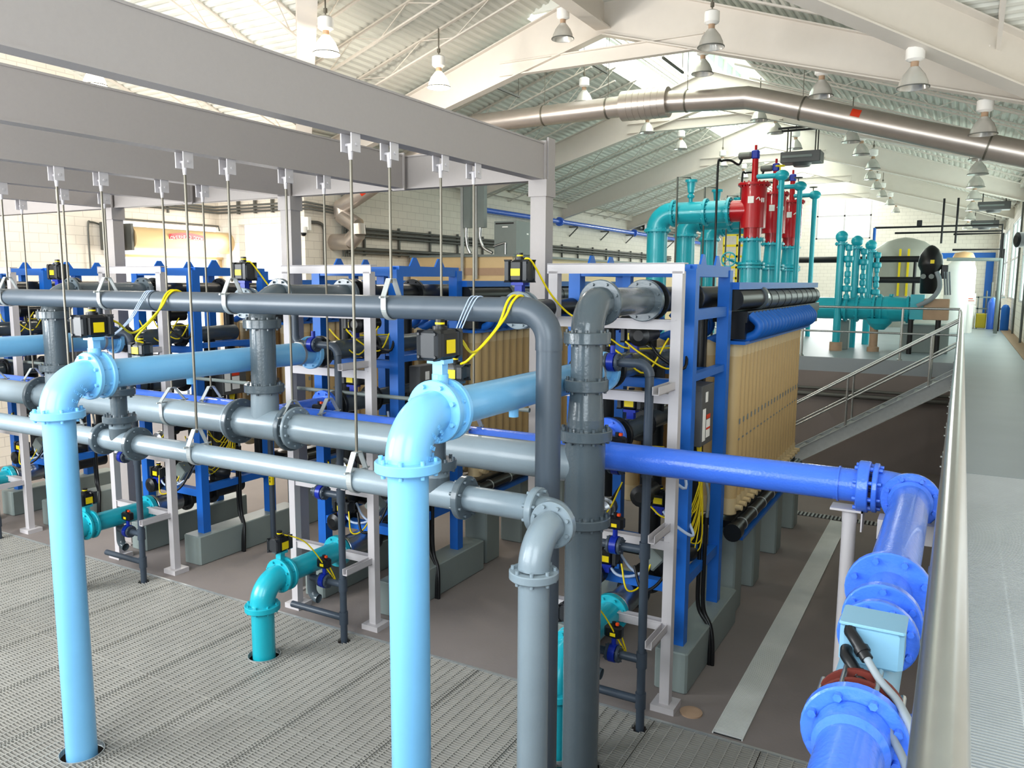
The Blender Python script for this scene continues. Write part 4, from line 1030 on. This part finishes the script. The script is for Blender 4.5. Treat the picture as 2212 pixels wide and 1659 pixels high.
# ================================================================== TEAL AND RED EQUIPMENT ON THE UPPER DECK
for i, y in enumerate((19.8, 22.2, 24.6)):
    nm = ('nearest', 'middle', 'farthest')[i]; X = -4.53
    t = thing('control_valve', 'tall red cylindrical valve with teal base, %s of three' % nm, 'valve', (X, y, ZD), 'tall red valves')
    b = MB().lathe((X, y, 5.15), Z1, [(0, .3), (1.03, .3)], 32); b.cyl((X-.55, y, 5.57), (X, y, 5.57), .26, 28); b.obj('red_body', 'red', t)
    b = MB().lathe((X, y, 4.9), Z1, [(0, .21), (.27, .21)], 28); b.obj('red_neck', 'red', t)
    b = MB(); b.flange((X, y, 6.18), Z1, .38, .06, 16, bolt=.02); b.obj('red_flange', 'red', t)
    b = MB().lathe((X, y, 6.2), Z1, [(0, .08), (.12, .075), (.62, .07)], 18); b.cyl((X, y, 6.82), (X, y, 7.1), .03, 10); b.obj('red_stem', 'red', t)
    b = MB().cbox((X, y, 6.88), (.17, .17, .2), .03); b.obj('gearbox', 'valveblue', t)
    b = MB().lathe((X-.08, y, 6.87), (-1,0,0), [(0, .07), (.05, .085), (.3, .085), (.32, .06)], 16); b.obj('grey_motor', 'tray', t)
    b = MB().lathe((X, y, ZD), Z1, [(0, .26), (1.98, .26), (2.1, .23), (2.6, .2)], 32); b.obj('teal_base', 'teal', t)
    for z, R in ((4.87, .31), (4.3, .33), (4.22, .33)): b = MB(); b.flange((X, y, z), Z1, R, .06, 14, bolt=.018); b.obj('teal_flange', 'teal', t)
    b = MB().box(X-.07, X+.07, y-.31, y-.3, 5.72, 5.88); b.obj('paper_label', 'paper', t)
    b = MB().tube(spline([(X+.12, y-.28, 5.8), (X+.17, y-.25, 5.85), (X+.2, y-.23, 5.78)]), .014, 6); b.cyl((X+.235, y-.2, 5.74), (X+.235, y-.2, 5.84), .016, 6); b.cyl((X+.265, y-.16, 5.74), (X+.265, y-.16, 5.84), .016, 6); b.obj('white_mark', 'paper', t)
    t = thing('main_pipe', 'thick teal pipe arching from the %s red valve to the floor' % nm, 'pipe', (-6, y, ZD), 'thick teal arching pipes')
    b = MB().cyl((-6.6, y, 5.57), (-5.05, y, 5.57), .27, 32); b.obj('horizontal_pipe', 'teal', t)
    for x in (-5.1, -5.68, -6.5): b = MB(); b.flange((x, y, 5.57), X1, .34, .07, 14, bolt=.018); b.obj('flange', 'teal', t)
    b = MB().elbow((-6.93, y, 5.57), (-1,0,0), (0,0,-1), .4, .28, 32, 14); b.obj('elbow', 'teal', t)
    b = MB().cyl((-6.93, y, ZD), (-6.93, y, 5.2), .26, 32); b.obj('vertical_pipe', 'teal', t)
    for z in (5.15, 4.2): b = MB(); b.flange((-6.93, y, z), Z1, .34, .07, 14, bolt=.018); b.obj('flange', 'teal', t)
    t = thing('air_valve', 'small teal air valve on top of the teal pipe at the %s red valve' % nm, 'valve', (-6.08, y, 5.8), 'teal air valves')
    b = MB().cyl((-6.08, y, 5.8), (-6.08, y, 5.95), .05, 12); b.lathe((-6.08, y, 5.92), Z1, [(0, .05), (.03, .09), (.08, .09), (.12, .05), (.15, .08), (.4, .11), (.4, .15), (.46, .15)], 18); b.obj('body', 'teal', t)
    b = MB().tube([(-6.34, y-.3, 2.6), (-6.34, y-.3, 6.43), (-6.1, y-.05, 6.43), (-6.08, y, 6.35)], .025, 8); b.obj('vent_tube', 'tray', t)
    t = thing('cable_riser', 'thin dark riser bending to the motor of the %s red valve' % nm, 'conduit', (-5.29, y, ZD), 'dark risers to the valve motors')
    b = MB().tube(spline([(-5.29, y-.5, ZD), (-5.29, y-.5, 5.0), (-5.29, y-.5, 6.6), (-5.22, y-.45, 6.72), (-5.05, y-.3, 6.74), (-4.9, y-.1, 6.66), (-4.85, y, 6.8)], 6), .028, 8); b.obj('conduit', 'black', t)
    xx = -3.9
    t = thing('relief_pipe', 'thin teal standpipe with hand wheel valve right of the %s red valve' % nm, 'pipe', (xx, y, ZD), 'thin teal standpipes')
    b = MB().cyl((xx, y, ZD), (xx, y, 6.33), .065, 18); b.cyl((X+.05, y, 6.36), (xx, y, 6.36), .06, 16); b.obj('pipe', 'teal', t)
    b = MB().sphere((xx, y, 6.36), .13, 14, (1.3, 1, 1)); b.obj('valve_body', 'teal', t)
    b = MB().tube([(xx-.05+.1*math.cos(a), y+.1*math.sin(a), 6.58) for a in [2*PI*k/14 for k in range(15)]], .014, 6); b.cyl((xx-.05, y, 6.45), (xx-.05, y, 6.58), .015, 6); b.obj('hand_wheel', 'yellow' if i == 0 else 'tray', t)
# teal hand wheel and yellow rack further behind
t = thing('hand_wheel', 'teal spoked hand wheel left of the nearest red valve', 'hand wheel', (-5.0, 19.6, 4.25))
b = MB().tube([(-5.0+.17*math.cos(a), 19.5, 4.4+.17*math.sin(a)) for a in [2*PI*k/20 for k in range(21)]], .018, 8)
for k in range(5): b.cyl((-5, 19.5, 4.4), (-5+.17*math.cos(k*2*PI/5), 19.5, 4.4+.17*math.sin(k*2*PI/5)), .012, 6)
b.cyl((-5, 19.5, 4.4), (-4.75, 19.8, 4.26), .03, 8); b.obj('wheel', 'teal', t)
t = thing('access_ladder', 'yellow steel platform frame seen behind the teal pipes', 'platform', (-7.6, 30, ZD))
b = MB()
for x in (-7.9, -7.4, -6.9): b.box(x-.03, x+.03, 30, 30.06, ZD, 5.6)
for z in (4.0, 4.4, 4.8, 5.2, 5.6): b.box(-7.9, -6.9, 30, 30.05, z-.04, z+.04)
b.obj('platform_frame', 'yellow', t)

# teal manifold with standpipes
for i, (x, y, zt) in enumerate(((-2.5, 19.8, 4.9), (-2.3, 21.0, 4.85), (-2.1, 22.2, 4.8))):
    nm = ('nearest', 'middle', 'farthest')[i]
    t = thing('standpipe', 'teal standpipe with a string of small valves, %s of three' % nm, 'pipe', (x, y, ZD), 'teal standpipes with valves')
    b = MB().cyl((x, y, ZD), (x, y, zt), .085, 20); b.sphere((x, y, zt), .14, 14); b.obj('pipe', 'teal', t)
    b = MB(); b.flange((x, y, zt-.16), Z1, .14, .05, 8); b.obj('flange', 'teal', t)
    if i == 0: b = MB().lathe((x, y, ZD), Z1, [(0, .14), (.2, .14)], 20); b.obj('footing', 'brown', t)
    b = MB().cyl((x+.17, y, 3.3), (x+.17, y, zt-.2), .04, 12); b.cyl((x, y, zt-.2), (x+.17, y, zt-.2), .04, 12); b.obj('bypass_pipe', 'teal', t)
    for z, r in ((zt-.25, .08), (zt-.5, .1), (zt-.62, .06), (zt-.85, .07), (zt-1.0, .07), (zt-1.18, .1), (zt-1.38, .07)):
        b = MB().lathe((x+.17, y, z-.07), Z1, [(0, r*.8), (.03, r), (.11, r), (.14, r*.8)], 14); b.obj('valve', 'teal', t)
t = thing('manifold', 'large horizontal teal manifold pipe behind the far guard rail', 'pipe', (-1.8, 20, 3.25))
b = MB().cyl((-3.2, 20, 3.26), (-1.7, 20, 3.26), .25, 32); b.obj('pipe', 'teal', t)
b = MB().lathe((-1.7, 20, 3.26), X1, [(0, .27), (.25, .3), (.55, .27), (.8, .24)], 32); b.obj('valve_body', 'teal', t)
for x in (-2.35, -2.1, -1.75, -1.6, -1.05): b = MB(); b.flange((x, 20, 3.26), X1, .31, .05, 14, bolt=.016); b.obj('flange', 'teal', t)
b = MB().lathe((-1.62, 20, 3.05), (0,0,-1), [(0, .3), (.12, .25), (.26, .12)], 24); b.obj('outlet_cone', 'teal', t)
b = MB().box(-1.0, -.72, 19.75, 20.25, 3.05, 3.6); b.obj('box_section', 'teal', t)
for i in range(3): b = MB().lathe((-1.9+.25*i, 20, 3.5), Z1, [(0, .03), (.06, .03), (.06, .05), (.1, .05)], 10); b.obj('bolt_lug', 'teal', t)
b = MB().lathe((-1.72, 20, ZD), Z1, [(0, .13), (.1, .13), (.12, .09), (.6, .09)], 20); b.thing('pipe_post', 'brown', 'tan post propping the teal manifold', 'post', (-1.72, 20, ZD))
MB().cbox((-2.45, 20.4, 2.63), (.32, .32, .7), .02).thing('concrete_pier', 'ped', 'grey pier behind the nearest teal standpipe', 'pier', (-2.45, 20.4, ZD))
MB().cbox((-.68, 20.5, 2.6), (.95, .7, .64), .02).thing('equipment_base', 'ped', 'wide grey block under the black motor', 'plinth', (-.68, 20.5, ZD))
for x, nm in ((-.96, 'left'), (-.42, 'right')):
    MB().cyl((x, 19.72, ZD), (x, 19.72, 3.05), .055, 14).thing('support_leg', 'black', '%s dark leg in front of the block under the black motor' % nm, 'leg', (x, 19.72, ZD))
MB().cbox((-.48, 19.85, 3.28), (.5, .4, .46), .02).thing('junction_box', 'brown', 'grey brown box right of the teal manifold', 'box', (-.48, 19.85, 3.05))
t = thing('motor', 'tall black domed motor with yellow tag standing on the teal box', 'motor', (-.72, 20, 3.6))
b = MB().slathe((-.66, 20, 3.62), Z1, [(0, .16), (.02, .18), (.5, .19), (.62, .25), (.7, .25), (.85, .22), (.98, .14), (1.05, .06), (1.07, 0)], 24); b.obj('motor_body', 'black', t)
b = MB().box(-.66, -.58, 19.74, 19.75, 4.28, 4.36); b.obj('yellow_tag', 'yellow', t)
for x in (-.78, -.62): b = MB().lathe((x, 19.79, 4.0), (0,-1,0), [(0, .055), (.03, .055)], 12); b.obj('gauge', 'panel', t)
b = MB().tube(spline([(-.52, 19.75, 4.1), (-.45, 19.7, 3.9), (-.46, 19.65, 3.7), (-.6, 19.6, 3.5), (-.85, 19.6, 3.35)]), .05, 10); b.obj('flexible_conduit', 'cabg', t)
for k in range(3): b = MB().tube(spline([(-.38+.05*k, 19.9, 4.1), (-.36+.05*k, 19.85, 3.9), (-.33+.05*k, 19.85, 3.6)]), .018, 8); b.obj('grey_cable', 'cabg', t)
b = MB().cbox((-.38, 19.95, 4.1), (.14, .1, .3), .02); b.obj('terminal_box', 'black', t)
# tanks and pipework beyond
t = thing('storage_tank', 'large grey domed tank beyond the teal manifold', 'tank', (-1.96, 32.8, ZD))
b = MB().slathe((-1.96, 32.8, ZD), Z1, [(0, 1.27), (2.36, 1.27), (2.52, 1.24), (2.82, 1.0), (3.08, .64), (3.2, .27), (3.24, 0)], 36); b.obj('shell', 'tank', t)
for q in (-2.05, -1.78): MB().box(q, q+.07, 31.42, 31.52, 3.4, 5.05).obj('yellow_tube', 'yellow', t)
t = thing('storage_tank', 'bright white tank with rounded shoulders right of the black motor', 'tank', (-.1, 29.5, ZD))
b = MB().slathe((-.1, 29.5, ZD), Z1, [(0, .44), (2.0, .44), (2.15, .4), (2.3, .25), (2.35, 0)], 30); b.obj('shell', 'tankw', t)
t = thing('storage_tank', 'tan round topped tank behind the white tank', 'tank', (.0, 34, ZD))
b = MB().slathe((-.05, 34, ZD), Z1, [(0, .38), (2.5, .38), (2.68, .3), (2.75, 0)], 26); b.obj('shell', 'tantank', t)
t = thing('overhead_pipes', 'dark overhead pipes framing the tanks at the far end', 'piping', (-1, 31, 5.5))
for z, xa, xc in ((5.78, -2.85, 1.0), (5.58, -2.2, 1.0), (5.5, -.4, 1.05), (4.98, -.4, 1.1)):
    b = MB().tube([(xa, 31, z), (xc, 31, z), (xc, 31, ZD)], .035, 8); b.obj('pipe', 'black', t)
b = MB().tube([(-2.85, 31, 5.78), (-2.85, 31, 5.0)], .05, 8); b.obj('pipe', 'frame', t)
for x in (-.75, -.33): b = MB().cyl((x, 31, 5.2), (x, 31, 6.7), .035, 8); b.obj('riser', 'black', t)
b = MB().cbox((-1.45, 31, 5.9), (.16, .12, .2), .02); b.obj('valve', 'black', t)
t = thing('overhead_pipes', 'two thick dark horizontal pipes crossing in front of the grey tank', 'piping', (-3, 28, 4.5))
for z in (4.6, 3.95):
    b = MB().cyl((-5.2 if z > 4.2 else -2.75, 28, z), (-.9, 28, z), .1, 14); b.obj('pipe', 'black', t)
for x in (-3.3, -1.35): b = MB().cyl((x, 28, ZD), (x, 28, 4.6), .05, 10); b.obj('post', 'black', t)
t = thing('overhead_pipes', 'pale grey pipe with elbow above the white tank', 'piping', (.3, 28.5, 4.6))
b = MB().tube(spline([(-.5, 28.5, 4.6), (.8, 28.5, 4.58), (.92, 28.5, 4.56), (.95, 28.5, 4.4), (.95, 28.5, ZD+.05)]), .055, 10); b.obj('pipe', 'panel', t)
b = MB().box(-4.5, 1.4, YE-.05, YE, 5.2, 5.5); b.box(1.0, 1.35, YE-.06, YE, ZD, 5.5); struct(b, 'trim_4', 'frame')
t = thing('chemical_skid', 'cluttered blue and grey pump skid at the far end of the walkway', 'pump skid', (.9, 33, ZD))
b = MB().slathe((.95, 32.2, ZD), Z1, [(0, .16), (.9, .16), (1.05, .1), (1.1, 0)], 18); b.obj('blue_drum', 'blue', t)
b = MB().slathe((1.3, 31.5, ZD), Z1, [(0, .13), (.75, .13), (.85, .08), (.88, 0)], 18); b.obj('blue_drum', 'frame', t)
b = MB()
for x in (.5, 1.1): b.box(x-.02, x+.02, 32.5, 32.54, ZD, 3.4)
b.box(.4, 1.3, 32.5, 32.55, 2.95, 3.0); b.box(.4, 1.3, 32.5, 32.55, 3.35, 3.4); b.obj('skid_frame', 'panel', t)
b = MB().cbox((.62, 32.3, ZD+.28), (.32, .3, .5), .03); b.obj('yellow_bin', mat('ochre_bin', 'b5a326', .5), t)
b = MB().cbox((.32, 32.6, ZD+.4), (.24, .3, .8), .03); b.obj('white_box', 'lampw', t)
for k in range(4): b = MB().cyl((.75+.14*k, 32.8, ZD), (.75+.14*k, 32.8, 3.6+.3*(k % 2)), .025, 8); b.obj('pipe', 'tray', t)
t = thing('sign_box', 'white notice box on a short post just beyond the corner of the railing', 'sign', (.2, 29.2, ZD))
b = MB().cbox((.2, 29.2, 3.36), (.36, .08, .36), .01); b.obj('panel', 'lampw', t)
b = MB().box(.12, .3, 29.155, 29.16, 3.36, 3.38); b.box(.16, .34, 29.155, 29.16, 3.3, 3.315); b.obj('red_lines', 'rlabel', t)
b = MB().cyl((.2, 29.22, ZD), (.2, 29.22, 3.2), .09, 12); b.obj('post', 'lampw', t)
t = thing('wall_fan', 'dark round fan on a pole by the right hand windows', 'fan', (1.35, 25, ZD))
b = MB().cyl((1.42, 25, ZD), (1.42, 25, 6.8), .03, 8); b.obj('pole', 'tray', t)
b = MB().lathe((1.3, 25, 5.0), (-.9,-.4,0), [(0, .08), (.04, .2), (.16, .2), (.2, .12)], 18); b.obj('fan_head', 'black', t)
b = MB().tube([(1.45, 29.5, ZD), (1.45, 29.5, 6.7)], .03, 8); b.thing('conduit', 'tray', 'vertical dark conduit on the right wall between windows', 'conduit', (1.45, 29.5, ZD))

# ceiling unit heaters
def heater(p, w, lab):
    x, y, z = p
    t = thing('unit_heater', lab, 'heater', p, 'hanging unit heaters')
    b = MB().cbox((x, y, z), (w, .6, w*.28), .02); b.lathe((x, y, z-w*.14), (0,0,-1), [(0, w*.25), (.08, w*.2)], 18); b.obj('casing', 'dpanel', t)
    b = MB().box(x-w*.45, x+w*.3, y-.32, y-.3, z-.02, z+.04); b.obj('louvre', 'panel', t)
    b = MB()
    for a in (-.35, .35):
        for c in (-.2, .2): b.cyl((x+a*w, y+c, z+w*.14), (x+a*w, y+c, z+.75), .015, 6)
    b.obj('hanger_rods', 'black', t)
    b = MB().box(x-w*.6, x+w*.6, y-.22, y-.16, z+.72, z+.77); b.box(x-w*.6, x+w*.6, y+.16, y+.22, z+.72, z+.77); b.obj('support_bars', 'black', t)
heater((-3.85, 22, 7.05), .98, 'grey unit heater hung on bars above the red valves')
heater((.75, 33, 6.55), 1.0, 'nearer dark unit heater at the right roof edge')
heater((.65, 42, 6.5), 1.1, 'farther dark unit heater at the right roof edge')

# ================================================================== HIGH BAY LAMPS
def lamp(p, lab, lit=False, zr=None):
    x, y, z = p
    t = thing('pendant_lamp', lab, 'lamp', p, 'high bay lamps')
    b = MB().slathe((x, y, z), Z1, [(0, .2), (.01, .195), (.08, .18), (.17, .14), (.24, .085), (.27, .06)], 24); b.obj('dome', 'domelit' if lit else 'dome', t)
    b = MB().lathe((x, y, z), Z1, [(0, .2), (.0, .207), (.015, .207), (.015, .2)], 24, False); b.obj('rim', 'tray', t)
    b = MB().cyl((x, y, z+.26), (x, y, z+.35), .05, 12); b.obj('socket', 'brown', t)
    b = MB().lathe((x, y, z+.34), Z1, [(0, .07), (.03, .12), (.18, .12), (.21, .07)], 8); b.obj('ballast', 'lampw', t)
    b = MB().cyl((x, y, z+.55), (x, y, (zr or z+1.2)), .012, 6); b.lathe((x, y, z+.6), Z1, [(0, .03), (.06, .03)], 8); b.obj('stem', 'rod', t)
    if lit: b = MB().sphere((x, y, z+.06), .12, 14, (1, 1, .8)); b.obj('bulb', 'bulb', t)
    return t
def place_lamp(p, lab, lit=False):
    return lamp(p, lab, lit, max(p[2]+1.0, 0))
OR2 = ['first', 'second', 'third', 'fourth', 'fifth', 'sixth', 'seventh', 'eighth', 'ninth', 'tenth']
for row, xs_, lab in (('a', [(-7.7, 16.84, 7.83), (-7.7, 20.95, 7.83), (-7.72, 23.95, 7.83), (-7.62, 28.34, 7.86), (-7.68, 31.64, 7.84)], 'pendant lamp hung left of the skylight, %s in its row from the camera'),
                      ('b', [(-4.57, 15.34, 7.75), (-4.6, 20.29, 7.76), (-4.6, 22.22, 7.76), (-4.59, 25.04, 7.76)], 'pendant lamp hung just right of the skylight, %s in its row from the camera'),
                      ('c', [(-2.33, 14.75, 6.99), (-2.45, 19.98, 7.03), (-2.46, 22.09, 7.04), (-2.44, 24.84, 7.03), (-2.85, 28.54, 7.17), (-2.95, 31.73, 7.2), (-3.03, 34.97, 7.23), (-3.03, 38.8, 7.23), (-3.09, 43.2, 7.25)], 'pendant lamp half way up the right roof slope, %s in its row from the camera'),
                      ('d', [(.11, 14.75, 6.16), (.12, 17.63, 6.16), (.11, 20.0, 6.16), (.1, 22.68, 6.17), (.1, 26, 6.17), (.09, 29.79, 6.17), (.06, 34.17, 6.18), (0, 40.28, 6.2)], 'pendant lamp low along the right wall, %s in its row from the camera')):
    for i, p in enumerate(xs_): place_lamp(p, lab % OR2[i])
for p, lab, lit in (((-6.62, 13.51, 8.2), 'unlit pendant lamp hung at the ridge left of the near roof frame', False),
                    ((-3.64, 12.62, 7.44), 'unlit pendant lamp in front of the near roof frame, right of the ridge', False),
                    ((-.77, 12.31, 6.46), 'large unlit pendant lamp at upper right in front of the near roof frame', False),
                    ((-8.63, 9.5, 7.24), 'glowing pendant lamp nearest the camera, above the first overhead beam', True),
                    ((-8.3, 12.0, 7.23), 'glowing pendant lamp under the left roof slope', True),
                    ((-13.58, 9.0, 7.23), 'glowing pendant lamp seen between the two nearest overhead beams', True)):
    place_lamp(p, lab, lit)

# ================================================================== CAMERA, LIGHT, WORLD
cam = bpy.data.cameras.new('camera'); co = bpy.data.objects.new('camera', cam); C.objects.link(co)
cam.sensor_width = 36; cam.lens = 1707.97/2212*36; cam.clip_start = .05; cam.clip_end = 300
yaw, pitch, roll = -0.514523166, -0.129460951, 0.00542460507
cy, sy = math.cos(yaw), math.sin(yaw)
fw = V((sy*math.cos(pitch), cy*math.cos(pitch), math.sin(pitch))); r0 = V((cy, -sy, 0)); u0 = r0.cross(fw)
rt = r0*math.cos(roll)+u0*math.sin(roll); up = u0*math.cos(roll)-r0*math.sin(roll)
co.matrix_world = Matrix(((rt.x, up.x, -fw.x, 0), (rt.y, up.y, -fw.y, 0), (rt.z, up.z, -fw.z, 3.85), (0, 0, 0, 1)))
bpy.context.scene.camera = co

def area(name, loc, rot, sx, sy_, power, col=(1, 1, 1)):
    l = bpy.data.lights.new(name, 'AREA'); l.shape = 'RECTANGLE'; l.size = sx; l.size_y = sy_; l.energy = power; l.color = col
    o = bpy.data.objects.new(name, l); C.objects.link(o); o.location = loc; o.rotation_euler = rot
    return o
# daylight at the openings, with added fill lamps among them
area('daylight_right_windows', (1.35, 35, 4.7), (0, PI/2, 0), 2.8, 26, 560, (.9, 1, .93))
area('daylight_end_window', ((wx0+wx1)/2, YE-.3, 7.6), (-PI/2, 0, 0), 2.8, 2.4, 450)
area('daylight_monitor', ((MW0+MW1)/2, 31, roofz(MW0)+2.3), (0, 0, 0), 2.6, 32, 700, (.93, 1, .88))
area('monitor_side_fill', (MW1-.1, 31, roofz(MW0)+1.9), (0, PI/2, 0), 1, 32, 480)  # added fill lamp inside the monitor, brightens its left siding
area('daylight_wing_opening', (-15.2, YC-.15, 3.8), (-PI/2, 0, 0), 2, 2.8, 140, (1, .93, .84))
area('daylight_roller_door', (-16.8, 13, 3.4), (0, -PI/2, 0), 2.6, 2.6, 110, (1, .92, .82))
area('daylight_near_left_window', (-11.5, -.9, 4.4), (math.radians(84), 0, math.radians(-22)), 6, 3.6, 900, (.95, .98, 1))
area('near_middle_fill', (-4.9, -.9, 4.4), (math.radians(80), 0, 0), 4.4, 3.6, 260, (.95, .98, 1))  # added fill lamp behind the camera, lifts the middle of the hall
area('near_right_fill', (.6, -.9, 4.4), (math.radians(75), 0, 0), 3.6, 3.6, 200, (.84, .94, 1))  # added cool fill lamp out of view, brightens walkway and blue pipe
for p in ((-8.63, 9.5, 7.1), (-8.3, 12.0, 7.1), (-13.58, 9.0, 7.1)):
    l = bpy.data.lights.new('lamp_light', 'POINT'); l.energy = 130; l.color = (1, .93, .82); l.shadow_soft_size = .1
    o = bpy.data.objects.new('lamp_light', l); C.objects.link(o); o.location = p

w = bpy.data.worlds.new('World'); bpy.context.scene.world = w; w.use_nodes = True
bg = w.node_tree.nodes['Background']; bg.inputs[0].default_value = (.93, .98, 1, 1); bg.inputs[1].default_value = 1.7
sc = bpy.context.scene
sc.view_settings.view_transform = 'Standard'; sc.view_settings.look = 'None'; sc.view_settings.exposure = .36; sc.view_settings.gamma = .88
sc.cycles.use_denoising = True
sc.cycles.max_bounces = 6; sc.cycles.diffuse_bounces = 4; sc.cycles.glossy_bounces = 3; sc.cycles.transmission_bounces = 4
sc.cycles.sample_clamp_indirect = 6
for o in bpy.data.objects:
    if '_o' in o: del o['_o']
